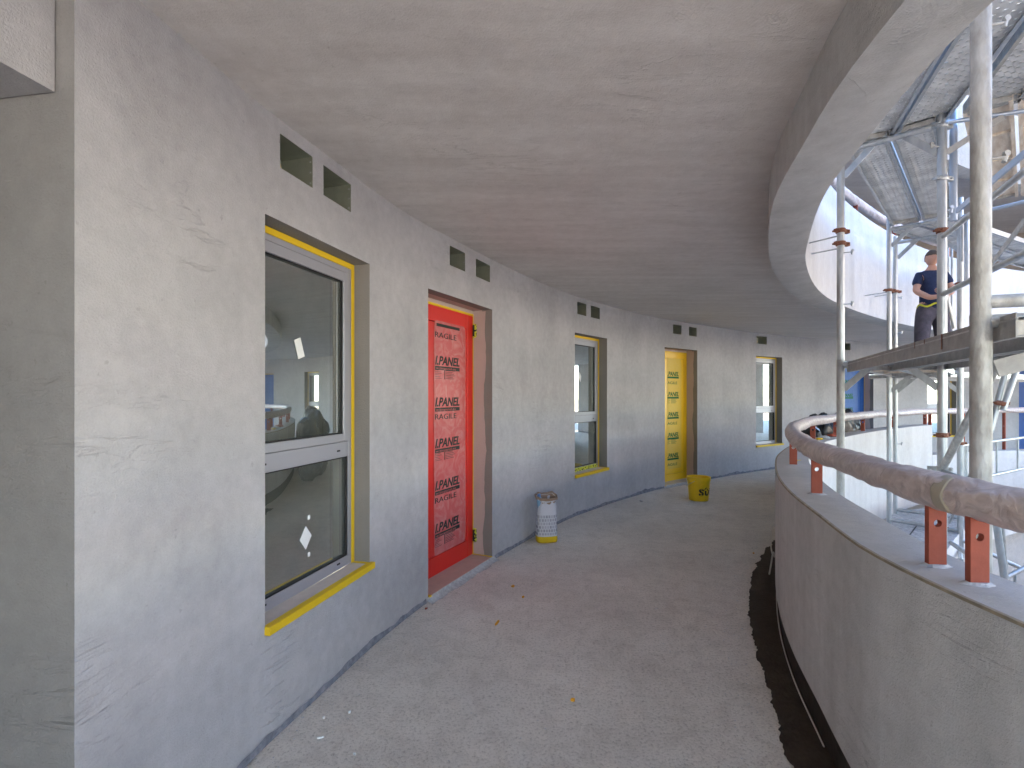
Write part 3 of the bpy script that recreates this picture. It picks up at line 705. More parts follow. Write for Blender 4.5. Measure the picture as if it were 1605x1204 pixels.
door(OPS['D3'], 'blue door half hidden behind the first scaffold pole', 'blue', 'bluefilm', 'greenink', 1321, 1320, 1341, 1349,
     [600, 622, 644, 666], [], 'AGILE', [], 0, 700, 580, 1.0)
door(OPS['D4'], 'blue door at the far right edge behind the scaffold', 'blue', 'bluefilm', 'greenink', 1606, 1605, 1632, 1640, [], [], 'A', [], 0, 700, 580, 1.0)

# ------------------------------------------------------------ vents
vlab = ['square galvanised duct opening with yellow foam, left of the pair above the near window', 'square galvanised duct opening, right of the pair above the near window',
        'duct opening above the red door, left of the pair', 'duct opening above the red door, right of the pair',
        'duct opening above the narrow second window, left of the pair', 'duct opening above the narrow second window, right of the pair',
        'duct opening above the yellow door, left of the pair', 'duct opening above the yellow door, right of the pair',
        'wide duct opening above the window right of the yellow door', 'small duct opening above the blue door']
for (k, a, b), lab in zip(VENTS, vlab):
    o = OPS[k]; p, q = o.chord(a), o.chord(b); wv = (q-p).length
    root = empty('vent_opening', (p.x, p.y, VZ0), o.rz); tag(root, lab, 'vent', 'duct openings along the top of the wall')
    bm = bmesh.new(); D = .17; H = VZ1-VZ0
    for pts in ([(0, 0, 0), (0, D, 0), (0, D, H), (0, 0, H)], [(wv, 0, 0), (wv, D, 0), (wv, D, H), (wv, 0, H)], [(0, 0, 0), (wv, 0, 0), (wv, D, 0), (0, D, 0)], [(0, 0, H), (wv, 0, H), (wv, D, H), (0, D, H)], [(0, D, 0), (wv, D, 0), (wv, D, H), (0, D, H)]): quad(bm, pts)
    obj('duct_lining', bm, M['duct'], root)
    bm = bmesh.new(); bmesh.ops.create_icosphere(bm, subdivisions=3, radius=1)
    for v in bm.verts:
        d = 1+.35*noise.noise(v.co*2.3+Vector((a, 0, 0)))
        v.co = Vector((wv*.34+v.co.x*wv*.30*d, D*.80+v.co.y*.05*d, H*.35+v.co.z*H*.33*d))
    obj('foam', bm, M['foam'], root, smooth=2)
    for z in (H*.16, H*.5, H*.84):
        bm = bmesh.new(); tube(bm, (wv-.006, .012, z), (wv-.001, .012, z), .004, 8); obj('rivet', bm, M['galv'], root)

# ------------------------------------------------------------ handrails
def handrail(Pm, z, a0, a1, posts, base_z, label, rad=.046, seed=0, tape=None, hole=True):
    n = int(abs(a1-a0)*Pm.rad((a0+a1)/2)/.011); pts = []
    root = empty('handrail', (*Pm.pt(a0), base_z(a0))); inv = Matrix.Translation(-root.location)
    tag(root, label, 'handrail')
    for i in range(n+1):
        th = a0+(a1-a0)*i/n; q = Pm.pt(th); pts.append(Vector((q.x, q.y, z+.003*math.sin(i*.05)))-root.location)
    K = 34
    def rf(i, k, p):
        t = 2*math.pi*k/K; g = p+root.location
        s = i*.011
        v = noise.noise(Vector((s*2.2, math.cos(t)*1.2, math.sin(t)*1.2+seed)))*.12
        v += (1-abs(noise.noise(Vector((s*9+math.sin(t)*1.6, math.cos(t)*.8, seed+3)))*2.2))*.12
        v += .06*math.sin(s*30+2.2*math.sin(t)+3*noise.noise(Vector((s*2, 0, seed))))*max(0, .3+noise.noise(Vector((s*1.3, 9, seed))))
        v += .12*max(0, -math.sin(t))*max(0, noise.noise(Vector((s*1.6, 2, seed))))*2
        v += .032*(1-abs(noise.noise(Vector((s*16+t*2.0, math.cos(t)*.6, seed+7)))*3))*max(0, .6+noise.noise(Vector((s*1.1, 4, seed)))*1.5)
        return rad*(1+v)
    bm = bmesh.new(); polytube(bm, pts, rad, K, rf); obj('rail_wrap', bm, M['wrap'], root, smooth=2)
    bm = bmesh.new(); polytube(bm, pts, rad*.55, 10); obj('rail_tube', bm, M['redpaint'], root, smooth=2)
    for th in posts:
        q = Pm.pt(th); bz = base_z(th); d = (Pm.pt(th+.01)-Pm.pt(th-.01)).normalized(); ang = math.atan2(d.y, d.x)+math.pi/2
        W2, T, Hh = .024, .009, z-rad*.4-bz
        Mx = Matrix.Translation(Vector((q.x, q.y, bz))-root.location) @ Matrix.Rotation(ang, 4, 'Z')
        bm = bmesh.new(); hz = Hh*.62; rr = .011; cs = []
        nseg = 16
        for side, yy in ((0, -T), (1, T)):
            cir = [bm.verts.new((rr*math.cos(2*math.pi*i/nseg), yy, hz+rr*math.sin(2*math.pi*i/nseg))) for i in range(nseg)]
            sq = []
            for i in range(nseg):
                c, s_ = math.cos(2*math.pi*i/nseg), math.sin(2*math.pi*i/nseg); m_ = max(abs(c), abs(s_)); sq.append(bm.verts.new((W2*c/m_, yy, hz+W2*s_/m_)))
            for i in range(nseg): bm.faces.new((cir[i], cir[(i+1) % nseg], sq[(i+1) % nseg], sq[i]))
            cs.append((cir, sq))
        for i in range(nseg): bm.faces.new((cs[0][0][i], cs[0][0][(i+1) % nseg], cs[1][0][(i+1) % nseg], cs[1][0][i]))
        for i in range(nseg):
            j = (i+1) % nseg; v4 = (cs[0][1][i], cs[0][1][j], cs[1][1][j], cs[1][1][i])
            if abs(v4[0].co.x-v4[1].co.x) < 1e-6: bm.faces.new(v4)
        box(bm, (-W2, -T, .004), (W2, T, hz-W2)); box(bm, (-W2, -T, hz+W2), (W2, T, Hh))
        bmesh.ops.recalc_face_normals(bm, faces=bm.faces[:]); bmesh.ops.transform(bm, matrix=Mx, verts=bm.verts[:])
        po = obj('post', bm, M['redpaint'], root)
        bm = bmesh.new(); seg = 18; top = [bm.verts.new((.031*math.cos(t)*(1+.12*math.sin(3*t)), .017*math.sin(t), .007)) for t in [2*math.pi*i/seg for i in range(seg)]]
        bot = [bm.verts.new((.042*math.cos(t)*(1+.12*math.sin(5*t+q.x*9)), .026*math.sin(t)*(1+.1*math.cos(4*t)), .0005)) for t in [2*math.pi*i/seg for i in range(seg)]]
        bm.faces.new(top)
        for i in range(seg): bm.faces.new((bot[i], bot[(i+1) % seg], top[(i+1) % seg], top[i]))
        bmesh.ops.transform(bm, matrix=Mx, verts=bm.verts[:]); obj('grout_collar', bm, M['cement'], po)
        box_ = bmesh.new(); box(box_, (-.028, -.013, Hh-.022), (.028, .013, Hh+.01)); bmesh.ops.transform(box_, matrix=Mx, verts=box_.verts[:]); obj('post_head', box_, M['wrap'], po)
    if tape:
        i0, i1 = tape; bm = bmesh.new(); sub = pts[i0:i1]
        polytube(bm, sub, rad, K, lambda i, k, p: rf(i+i0, k, p)*1.02+.0015); obj('tape_band', bm, M['tape'], root, smooth=2)
    return root
def th_ray(Pm, x, far):
    k = (x-CX)/F; hits = []; N_ = 4000; prev = None
    for i in range(N_+1):
        th = 2*math.pi*i/N_; q = Pm.pt(th); f = q.x-k*q.y
        if prev is not None and f*prev[0] < 0 and q.y > 0: hits.append((q.y, th))
        prev = (f, th)
    hits.sort(); return (hits[-1] if far else hits[0])[1]
def th_at(Pm, X, Y): return math.atan2(Y-C.y, X-C.x) % (2*math.pi)
front = [th_at(P0m, 1.225, .75), th_at(P0m, 1.25, 1.361), th_at(P0m, 1.26, 1.505), th_at(P0m, 1.55, 2.58), th_at(P0m, 2.02, 3.64), th_ray(P0m, 1274, True), th_ray(P0m, 1310, True), th_ray(P0m, 1352.5, True), th_ray(P0m, 1398, True), th_ray(P0m, 1450, True), th_ray(P0m, 1457.5, True)]
bzf = lambda th: .95 if (th % (2*math.pi)) > TH and (th % (2*math.pi)) < TH+4.6 else .45
lowposts = [th_ray(P0m, 1510, True), th_ray(P0m, 1574, True), TH-.75, TH-1.0]
a_near = th_at(P0m, 1.6, -.6)
rail = handrail(P0m, 1.172, a_near, TH-1.5, front+lowposts, bzf, 'handrail wrapped in crumpled pinkish plastic on red posts, along the walkway parapet', seed=1)
def band(th, wd):
    q = P0m.pt(th); pts = [Vector((*P0m.pt(th+wd*(i/8-.5)), 1.172))-rail.location for i in range(9)]
    bm = bmesh.new(); polytube(bm, pts, .0535, 22, lambda i, k, p: .0535+.0015*math.sin(k*1.7+i*.3)); obj('tape_band', bm, M['tape'], rail, smooth=2)
band(th_at(P0m, 1.25, 1.43), .0075)
up1 = [math.pi*1.2-.34*i for i in range(12)]
handrail(P1m, 3.6+.225, math.pi*1.15, TH-.9, up1, lambda th: 3.6, 'handrail wrapped in pale plastic on the parapet one storey up', seed=5)

# ------------------------------------------------------------ landing slab in the courtyard
SL = [(4.66, 6.25), (5.53, 6.66), (7.2, 7.57), (8.4, 8.0), (9.2, 8.1), (9.2, 7.2), (7.6, 6.9), (6.4, 6.35), (4.99, 5.62), (4.43, 5.12), (3.9, 4.62), (3.5, 4.72), (3.85, 5.25), (4.28, 5.83)]
bm = bmesh.new(); top = [bm.verts.new((x, y, 0.012)) for x, y in SL]; bot = [bm.verts.new((x, y, -.22)) for x, y in SL]
bm.faces.new(top[::-1]); bm.faces.new(bot)
for i in range(len(SL)):
    j = (i+1) % len(SL); f = bm.faces.new((top[i], top[j], bot[j], bot[i])); f.material_index = 1
bmesh.ops.recalc_face_normals(bm, faces=bm.faces[:])
tag(obj('landing_slab', bm, [M['concrete'], M['outface']]), 'rough pale concrete landing slab in the courtyard under the scaffold', 'slab', kind='structure')
bm = bmesh.new(); a, b = px(1425, 842, 5.23), px(1440, 822, 5.74); a.z = b.z = .014; d = Vector((b-a)).normalized(); s_ = Vector((-d.y, d.x, 0))*.006
quad(bm, [a-s_, b-s_, b+s_, a+s_]); struct(obj('slab_joint', bm, M['gasket']))
LW = [(4.1, 4.95), (4.55, 5.35), (5.05, 5.80), (6.4, 6.5), (7.6, 7.05), (9, 7.4)]
bm = bmesh.new()
for (x0, y0), (x1, y1) in zip(LW[:-1], LW[1:]): quad(bm, [(x0, y0, -3), (x1, y1, -3), (x1, y1, -.2), (x0, y0, -.2)])
struct(obj('lower_wall', bm, M['coping']))

# ------------------------------------------------------------ scaffold
SC = empty('scaffold', (2.505, 3.9, -3.0)); tag(SC, 'galvanised tube scaffold standing in the round courtyard', 'scaffold')
off = SC.location.copy()
def V(*p): return Vector(p)-off
def stube(p, q, r, m='galv', name='tube', n=16, caps=True):
    bm = bmesh.new(); tube(bm, Vector(p)-off, Vector(q)-off, r, n, caps); return obj(name, bm, M[m], SC, smooth=True)
Z1L, Z2L = 1.655, 3.33     # deck undersides
P1 = (1.53, 1.67); P1b = (2.04, 1.47); P2 = (2.505, 3.9); P4 = (2.942, 3.5); P3 = (4.215, 5.72); P3b = (4.66, 6.22); P6 = (4.66, 5.32)
r_ = .0272
stube((*P1, -3), (*P1, 1.712), .0285, 'galvold', 'standard'); stube((*P1, 1.712), (*P1, 5.2), r_, 'galvold', 'standard')
stube((*P1b, -3), (*P1b, 5.2), r_, 'galv', 'standard')
stube((*P2, -3), (*P2, 1.72), .0275, 'galvold', 'standard'); stube((*P2, 1.72), (*P2, 3.5), .0262, 'galv', 'standard')
stube((*P4, -3), (*P4, 1.62), .0275, 'galv', 'standard'); stube((*P4, 1.62), (*P4, 5.2), .0275, 'galv', 'standard')
stube((*P3, .012), (*P3, 3.42), .0235, 'galv', 'standard'); stube((*P3b, .012), (*P3b, 3.38), .0225, 'galv', 'standard')
stube((*P6, -3), (*P6, 3.5), .0270, 'galv', 'standard')
a = px(1494.5, 174, 3.62); b = px(1494.5, 346, 3.62); stube(a, b, .0225, 'bluetube', 'spare_tube')
a = px(1515.5, 336, 5.6); b = px(1515.5, 443, 5.6); stube(a, b, .0235, 'galv', 'spare_tube')
for x in (1486, 1492): stube(px(x, 330, 6.9), px(x, 520, 6.9), .013, 'galv', 'spare_tube')
stube(px(1483, 460, 4.4), px(1496, 515, 4.4), .014, 'galv', 'brace')
# ledgers with gussets
def plate(p, q, wd, m='galv', t=.004, name='gusset', up=(0, 0, 1)):
    p, q = Vector(p)-off, Vector(q)-off; d = (q-p).normalized(); side = d.cross(Vector((0, 0, 1))).normalized(); nrm = side.cross(d).normalized()
    bm = bmesh.new(); vs = []
    for s1 in (-t, t):
        for c_, w_ in ((p, -wd/2), (p, wd/2), (q, wd/2), (q, -wd/2)): vs.append(bm.verts.new(c_+nrm*w_+side*s1))
    for f in ((0, 1, 2, 3), (7, 6, 5, 4), (0, 4, 5, 1), (1, 5, 6, 2), (2, 6, 7, 3), (3, 7, 4, 0)): bm.faces.new([vs[i] for i in f])
    bmesh.ops.recalc_face_normals(bm, faces=bm.faces[:]); return obj(name, bm, M[m], SC)
def frame(A, B, z, r=.021, g=True, m='galv'):
    stube((*A, z), (*B, z), r, m, 'ledger')
    if g:
        A_, B_ = Vector(A), Vector(B); d = (B_-A_).normalized(); L_ = min(.2, (B_-A_).length*.4)
        for s, e in ((A_, d), (B_, -d)):
            plate((*(s+e*.02), z-.19), (*(s+e*L_), z-.012), .045)
for z in (Z1L+.03, Z2L-.03):
    frame(P2, P4, z); frame(P3, P6, z)
e3 = Vector(P3b)+(Vector(P6)-Vector(P3)); 
for z in (Z1L+.03, Z2L-.03): frame(P3b, tuple(e3), z)
frame(P1, P1b, Z1L+.035, .0215, False, 'galvold'); frame(P1, P1b, Z1L+.098, .0215, False, 'galvold'); frame(P1, P1b, Z2L-.03)
plate((P1[0]+.03, P1[1]-.02, 1.535), (2.0, 1.49, 1.86-.18), .055, 'deckside')
frame(P4, (3.7, 3.22), Z2L-.02, .014, False, 'bluetube'); frame(P6, (5.35, 4.1), Z2L-.03, .018, False, 'bluetube'); plate((P4[0]+.03, P4[1], Z2L-.22), (3.25, 3.38, Z2L-.04), .04, 'deckside')
# base ledger on slab
stube((P3[0], P3[1], .06), (*P6, .04), .022, 'galv', 'ledger'); stube((P3b[0], P3b[1], .06), (e3.x, e3.y, .05), .02, 'galv', 'ledger')
stube((*P6, -.05), (5.2, 5.0, -.35), .02, 'galv', 'brace'); stube((*P6, -.16), (4.3, 4.9, -.13), .018, 'galv', 'ledger')
stube(px(1490, 850, 4.6), px(1540, 885, 4.3), .02, 'galv', 'brace')
stube(px(1562, 820, 4.0), px(1575, 912, 4.0), .024, 'galv', 'spare_tube'); stube(px(1571, 820, 4.1), px(1578, 912, 4.1), .014, 'galvold', 'spare_tube')
stube(px(1574, 907, 5.0), px(1640, 872, 5.0), .02, 'galv', 'ledger'); stube(px(1591, 898, 5.0), px(1591, 960, 5.0), .014, 'galv', 'ledger')
# braces
GL = lambda k, z: (2.942-.46*k, 3.5-k, z)      # line P4 -> P1b
stube(GL(.03, .967), GL(.8, 1.64), .022, 'galvold', 'brace')
stube(px(1552, 678, 4.5), px(1592, 520, 4.5), .023, 'galv', 'brace'); stube(px(1572, 643, 4.45), px(1610, 530, 4.45), .023, 'galv', 'brace')
stube(px(1488, 820, 5.3), px(1556, 660, 4.6), .012, 'galv', 'brace')
# guard rails near bay
for z in (2.53, 2.137, .93): stube(GL(-.03, z), GL(2.0, z-.01), .0175, 'galv', 'guard_rail')
for k in (.66, 1.6): stube(GL(k, 2.137), GL(k, 2.53), .017, 'galv', 'guard_post')
plate(GL(.25, 2.62), GL(2.0, 2.60), .034, 'bluetube', .006, 'guard_bar')
plate(GL(.62, 2.13), GL(1.5, 2.46), .028, 'galv', .004, 'guard_bar')
# far guard posts
for x, y0_, y1_, d in ((1508, 410, 340, 5.1),): stube(px(x, y0_, d), px(x, y1_, d), .013, 'galv', 'guard_post')
# couplers
def coupler(p, m='rust', r=.034, h=.032, rz=0, wing=.045, tilt=0):
    q = Vector(p); bm = bmesh.new(); tube(bm, (0, 0, -h/2), (0, 0, h/2), r, 16)
    box(bm, (r*.6, -.016, -h*.45), (r+wing, .016, h*.45)); tube(bm, (r+wing*.45, -.030, 0), (r+wing*.45, .036, 0), .007, 8); tube(bm, (r+wing*.45, .024, 0), (r+wing*.45, .036, 0), .012, 6)
    box(bm, (-r-.022, -.014, -h*.4), (-r*.6, .014, h*.4)); tube(bm, (-r-.012, -.03, 0), (-r-.012, .03, 0), .008, 8)
    bmesh.ops.bevel(bm, geom=bm.edges[:], offset=.002, segments=1, affect='EDGES')
    bmesh.ops.transform(bm, matrix=Matrix.Translation(q-off) @ Matrix.Rotation(rz, 4, 'Z') @ Matrix.Rotation(tilt, 4, 'X'), verts=bm.verts[:]); return obj('coupler', bm, M[m], SC, smooth=True)
zof = lambda y, d: EYE+(HY-y)*d/F
for (P, ys, m, rz) in ((P2, (362, 382), 'rust', .3), (P3, (455,), 'rust', .2), (P4, (682,), 'rust', .5), (P4, (735,), 'galvold', 2.6), (P4, (362,), 'rust', .4), (P4, (197, 280), 'galv', .2), (P6, (695, 445), 'rust', .3), (P3b, (457,), 'rust', .2)):
    for y in ys: coupler((P[0], P[1], zof(y, P[1])), m, rz=rz)
coupler(px(1583, 575, 4.45), rz=.2, tilt=.3); coupler(px(1569, 632, 4.45), rz=.2, tilt=.3)
def hook(x, y, d, L_=.055, dirx=1, m='galv', s=1):
    s *= .8; p = px(x, y, d); bm = bmesh.new(); e = p+Vector((dirx*L_, -.01, .002)); tube(bm, p-off, e-off, .006*s, 8); tube(bm, e-off+Vector((-.004, 0, -.020*s)), e-off+Vector((dirx*.006, 0, .014*s)), .009*s, 8, r2=.007*s); tube(bm, e-off+Vector((dirx*.004, -.006, .016*s)), e-off+Vector((dirx*.004, .006, .016*s)), .012*s, 10)
    obj('wedge_hook', bm, M[m], SC, smooth=True)
for a in ((1323, 396, 3.87), (1323, 477, 3.87), (1323, 741, 3.87), (1405, 467, 6.2), (1405, 522, 6.2), (1405, 696, 6.2)): hook(*a)
for a in ((1549, 40, 1.66), (1549, 250, 1.66)): hook(*a, m='galvold', L_=.045)
hook(1471, 230, 3.46, L_=.05, dirx=-1, m='galvold', s=1.1); hook(1484, 330, 3.5, .02, 1, 'bluetube', 1.4)
hook(1463, 742, 3.42, .03, -1, 'galvold', 1.3); hook(1486, 827, 5.2, .05, -1, 'rust', 1.2)
# tie rods to the parapet
def rod(x, y, P, z_extra=0):
    k = (x-CX)/F; th = th_ray(P1i, x, True); q = P1i.pt(th); z = EYE+(HY-y)*q.y/F
    return (q.x, q.y, z)
for (P, ya, xb, yb) in ((P2, 370, 1268.5, 381), (P2, 390, 1272, 398), (P3, 458, 1356, 463.5), (P3b, 460, 1371, 465)):
    za = zof(ya, P[1]); qd = None
    # the rod runs level-ish from the pole towards the parapet face
    th = th_ray(P1i, xb, True if xb > 1300 else True); q = P1i.pt(th)
    if q.y > P[1]+3: q = Vector((P[0]-.35, P[1]+.15))
    z = zof(yb, q.y); stube((P[0], P[1]-.03, za), (q.x, q.y, z), .006, 'galv', 'tie_rod', 8)
# deck hook on ledger near P1
bm = bmesh.new(); p = Vector((1.74, 1.565, Z1L+.035))-off; box(bm, p+Vector((-.028, -.03, -.026)), p+Vector((.03, .03, .028))); bmesh.ops.bevel(bm, geom=bm.edges[:], offset=.006, segments=2, affect='EDGES'); obj('deck_claw', bm, M['galvold'], SC)

# ------------------------------------------------------------ deck planks (each lifts off)
def plank(origin, dirv, length, wd, z, label, sheet='perf', side='galv', depth=.055, group='scaffold deck planks', flip=False):
    d = Vector(dirv).normalized(); rz = math.atan2(d.y, d.x)
    root = empty('deck_plank', (origin[0], origin[1], z), rz); tag(root, label, 'scaffold deck', group)
    s = -1          # width to the right of the direction (courtyard side)
    g = .006
    bm = bmesh.new(); box(bm, (0, -wd+g, depth*.72), (length, -g, depth*.80)); obj('deck_sheet', bm, M[sheet], root)
    for y0 in (-g-.004, -wd+g):
        bm = bmesh.new(); box(bm, (0, y0, 0), (length, y0+.004, depth)); box(bm, (0, y0+(.004 if y0 < -.05 else -.018), 0), (length, y0+(.022 if y0 < -.05 else 0), .004)); obj('side_channel', bm, M[side], root)
    for x0 in (.02, length-.05):
        bm = bmesh.new(); box(bm, (x0, -wd+g+.004, depth*.1), (x0+.03, -g-.004, depth*.71)); obj('end_beam', bm, M['galvold'], root)
    if sheet == 'wood':
        bm = bmesh.new()
        for i in range(1, 4):
            x0 = length*i/4; box(bm, (x0, -wd+g+.004, depth*.3), (x0+.03, -g-.004, depth*.71))
        obj('cross_bar', bm, M['wood'], root)
    return root
A_d = (P2[0]-P1[0], P2[1]-P1[1]); LA = Vector(A_d).length; a_ = Vector(A_d).normalized(); ap = Vector((a_.y, -a_.x))
o1 = Vector(P1)+ap*.035-a_*.12
for i, nm in enumerate(('nearer the walkway', 'on the courtyard side')):
    q = o1+ap*(.285*i)
    plank(q, A_d, LA+.12, .28, Z1L-.03, f'near steel deck plank at eye level {nm}, dirty grey edge', 'perf', 'deckside', .075)
    q = o1+ap*(.285*i)
    plank(q, A_d, LA+.10, .28, Z2L, f'overhead perforated steel deck plank beside the ring beam, {nm}', 'perf', 'galv')
plank(Vector(P2)+Vector((.5, -.48))+Vector((-.43, -.9)).normalized()*2.3, (.43, .9), 2.3, .29, Z2L, 'overhead perforated plank right of the big near pole, top right', 'perf', 'galvold')
plank(Vector(P2)+Vector((.86, -.64))+Vector((-.43, -.9)).normalized()*2.3, (.43, .9), 2.3, .29, Z2L+.02, 'overhead timber plank at the top right edge', 'wood', 'rusty' if False else 'wood')
B_d = (P3[0]-P2[0], P3[1]-P2[1]); LB = Vector(B_d).length; b_ = Vector(B_d).normalized(); bp_ = Vector((b_.y, -b_.x))
for i, nm in enumerate(('left', 'right')):
    q = Vector(P2)+bp_*(.02+.275*i)
    plank(q, B_d, LB, .27, Z2L, f'overhead perforated plank of the second bay, {nm} one of two', 'perf', 'galv')
    plank(q, B_d, LB, .27, Z1L-.0, f'lower deck plank of the second bay, {nm} one of two', 'wood', 'galv')
for i in range(5):
    q = Vector(P4)+Vector((.08, -.06))+bp_*(.262*i)
    plank(q, (.707, .70), 2.25, .255, Z2L+.0, ['first', 'second', 'third', 'fourth', 'fifth'][i]+' pale timber deck board from the left behind the big near pole', 'wood', 'wood', .04)
E_d = (.885, .465); ep = Vector((.465, -.885)).normalized(); oE = Vector((4.40, 5.92))
for i in range(2): plank(oE+ep*(.275*i), E_d, 3.6, .27, Z2L, f'overhead perforated plank of the far bay, {"outer" if i == 0 else "inner"} one', 'perf', 'galv')
for i in range(3): plank(oE+ep*(.275*(i-.95)), E_d, 3.6, .27, Z1L-.01, f'far deck plank under the worker, {["outer", "middle", "inner"][i]} one of three', 'perf', 'galv')
# white lattice guard on the slab
gt = empty('guard_frame', (4.72, 5.37, .05)); tag(gt, 'white lattice guard frame at the edge of the landing slab', 'railing')
def gtube(p, q, r, name):
    bm = bmesh.new(); tube(bm, Vector(p)-gt.location, Vector(q)-gt.location, r, 10); obj(name, bm, M['galv'], gt, smooth=True)
gd = Vector((1.7, 1.04, 0)); g0 = Vector((4.72, 5.37, 0))
for z in (.92, .535): gtube(g0+Vector((0, 0, z)), g0+gd*1.7+Vector((0, 0, z)), .016, 'rail')
for t in (.03, .515, .876, 1.24, 1.6): gtube(g0+gd*t+Vector((0, 0, .535)), g0+gd*t+Vector((0, 0, .92)), .011, 'baluster')
for t in (.06, 1.66): gtube(g0+gd*t+Vector((0, 0, .01)), g0+gd*t+Vector((0, 0, .94)), .016, 'baluster')

# ------------------------------------------------------------ bucket
bk = px(1095, 784, 7.07); bk.z = .002
b0 = empty('bucket', bk); tag(b0, 'yellow plastic bucket with black lettering in front of the yellow door', 'bucket')
bm = bmesh.new(); n = 40; prof = [(.0, .012), (.122, .0), (.128, .004), (.150, .27), (.150, .272), (.158, .272), (.160, .30), (.158, .325), (.150, .325), (.146, .30), (.120, .012), (0, .014)]
rows = []
for r, z in prof: rows.append([bm.verts.new((max(r, 1e-4)*math.cos(2*math.pi*i/n), max(r, 1e-4)*math.sin(2*math.pi*i/n), z)) for i in range(n)])
for a, b in zip(rows[:-1], rows[1:]):
    for i in range(n): bm.faces.new((a[i], a[(i+1) % n], b[(i+1) % n], b[i]))
M['bucket'] = mat('yellow_plastic', (.86, .57, .01), .35, spec=.5, var=.12, vscale=14)
M['bucketdirt'] = mat('mortar_residue', (.5, .33, .14), .9, var=.3, vscale=30)
obj('bucket_body', bm, M['bucket'], b0, smooth=True)
bm = bmesh.new(); t = text_bm('sto', .19, .005, ext=.0008)
base_ang = math.atan2(-bk.y, -bk.x)
def wrapf(c):
    z = .085+c.y; rad = .128+(.150-.128)*(z/.27)+.001+c.z; ang = base_ang+(.0+c.x)/rad; return (rad*math.cos(ang), rad*math.sin(ang), z)
merge(bm, t, wrapf); obj('printed_lettering', bm, M['ink'], b0)
bm = bmesh.new(); pts = []
for i in range(25):
    a = math.pi*i/24; pts.append((.157*math.cos(a+.9), .157*math.sin(a+.9), .28-.10*math.sin(a)))
polytube(bm, [(x*1.03, y*1.03, z) for x, y, z in pts], .003, 6); obj('handle', bm, M['galv'], b0)
bm = bmesh.new(); bmesh.ops.create_circle(bm, cap_ends=True, radius=.132, segments=30)
for v in bm.verts: v.co.z = .13
obj('residue', bm, M['bucketdirt'], b0)

# ------------------------------------------------------------ paper sack
sk = px(856, 853, 4.98); sk.z = .003; sk.y += .09; sk.x += .01
s0_ = empty('paper_sack', sk, .18); tag(s0_, 'open white paper sack with yellow base and rubbish inside, beside the red door', 'sack')
def sack_mat():
    m = mat('printed_sack_paper', (.62, .62, .66), .8, bump=.5, bscale=14); nt = m.node_tree; L = nt.links.new; b = nt.nodes['Principled BSDF']
    tc = N(nt, 'ShaderNodeTexCoord'); sp = N(nt, 'ShaderNodeSeparateXYZ'); L(tc.outputs['Object'], sp.inputs[0])
    br = N(nt, 'ShaderNodeTexBrick'); cm = N(nt, 'ShaderNodeCombineXYZ'); L(sp.outputs[0], cm.inputs[0]); L(sp.outputs[2], cm.inputs[1]); L(cm.outputs[0], br.inputs[0])
    br.inputs['Scale'].default_value = 1; br.inputs['Brick Width'].default_value = .026; br.inputs['Row Height'].default_value = .034; br.inputs['Mortar Size'].default_value = .004
    br.inputs['Color1'].default_value = (.30, .30, .34, 1); br.inputs['Color2'].default_value = (.45, .45, .5, 1); br.inputs['Mortar'].default_value = (.58, .58, .62, 1)
    gt_ = N(nt, 'ShaderNodeMath', operation='GREATER_THAN'); L(sp.outputs[2], gt_.inputs[0]); gt_.inputs[1].default_value = .075
    lt = N(nt, 'ShaderNodeMath', operation='LESS_THAN'); L(sp.outputs[2], lt.inputs[0]); lt.inputs[1].default_value = .27
    mu = N(nt, 'ShaderNodeMath', operation='MULTIPLY'); L(gt_.outputs[0], mu.inputs[0]); L(lt.outputs[0], mu.inputs[1])
    mx = N(nt, 'ShaderNodeMix', data_type='RGBA'); L(mu.outputs[0], mx.inputs[0]); mx.inputs[6].default_value = (.60, .60, .64, 1); L(br.outputs[0], mx.inputs[7]); L(mx.outputs[2], b.inputs['Base Color'])
    return m
M['sack'] = sack_mat(); M['kraft'] = mat('brown_kraft_paper', (.36, .25, .18), .9, bump=.6, bscale=20, var=.2)
def sack_ring(bm, z, hw, hd, seed, amp, n=44, zamp=0):
    out = []
    for i in range(n):
        t = 2*math.pi*i/n; c, s = math.cos(t), math.sin(t); e = 3.2 if z < .1 else 2.6
        rx = (abs(c)**(2/e))*hw*(1 if c >= 0 else -1); ry = (abs(s)**(2/e))*hd*(1 if s >= 0 else -1)
        k = 1+amp*noise.noise(Vector((c*2.2, s*2.2, z*7+seed)))+amp*.5*noise.noise(Vector((c*6, s*6, z*16+seed)))
        out.append(bm.verts.new((rx*k, ry*k, z+zamp*noise.noise(Vector((c*1.8, s*1.8, seed)))+(.5*zamp*(s > 0)*s+1.1*zamp*(s < 0)*s))))
    return out
def skin_rows(bm, rows, mis=None):
    for j, (a, b) in enumerate(zip(rows[:-1], rows[1:])):
        n = len(a)
        for i in range(n):
            f = bm.faces.new((a[i], a[(i+1) % n], b[(i+1) % n], b[i]))
            if mis: f.material_index = mis[j]
bm = bmesh.new(); lv = [(0, .10, .065, .02), (.015, .106, .07, .02), (.062, .106, .07, .02)]
rows = [sack_ring(bm, z, a, b, 1, m_) for z, a, b, m_ in lv]; bm.faces.new(rows[0][::-1]); skin_rows(bm, rows); obj('sack_base', bm, M['yellow'], s0_, smooth=2)
bm = bmesh.new(); zz = [.062, .12, .18, .24, .30, .35, .39, .42, .445]; hw = [.105, .104, .101, .10, .096, .09, .085, .09, .098]
rows = [sack_ring(bm, z, a, a*.64, 1, .05+.1*(z > .3)+.05*(z > .38), zamp=.02*(z > .4)) for z, a in zip(zz, hw)]; skin_rows(bm, rows); obj('sack_side', bm, M['sack'], s0_, smooth=2)
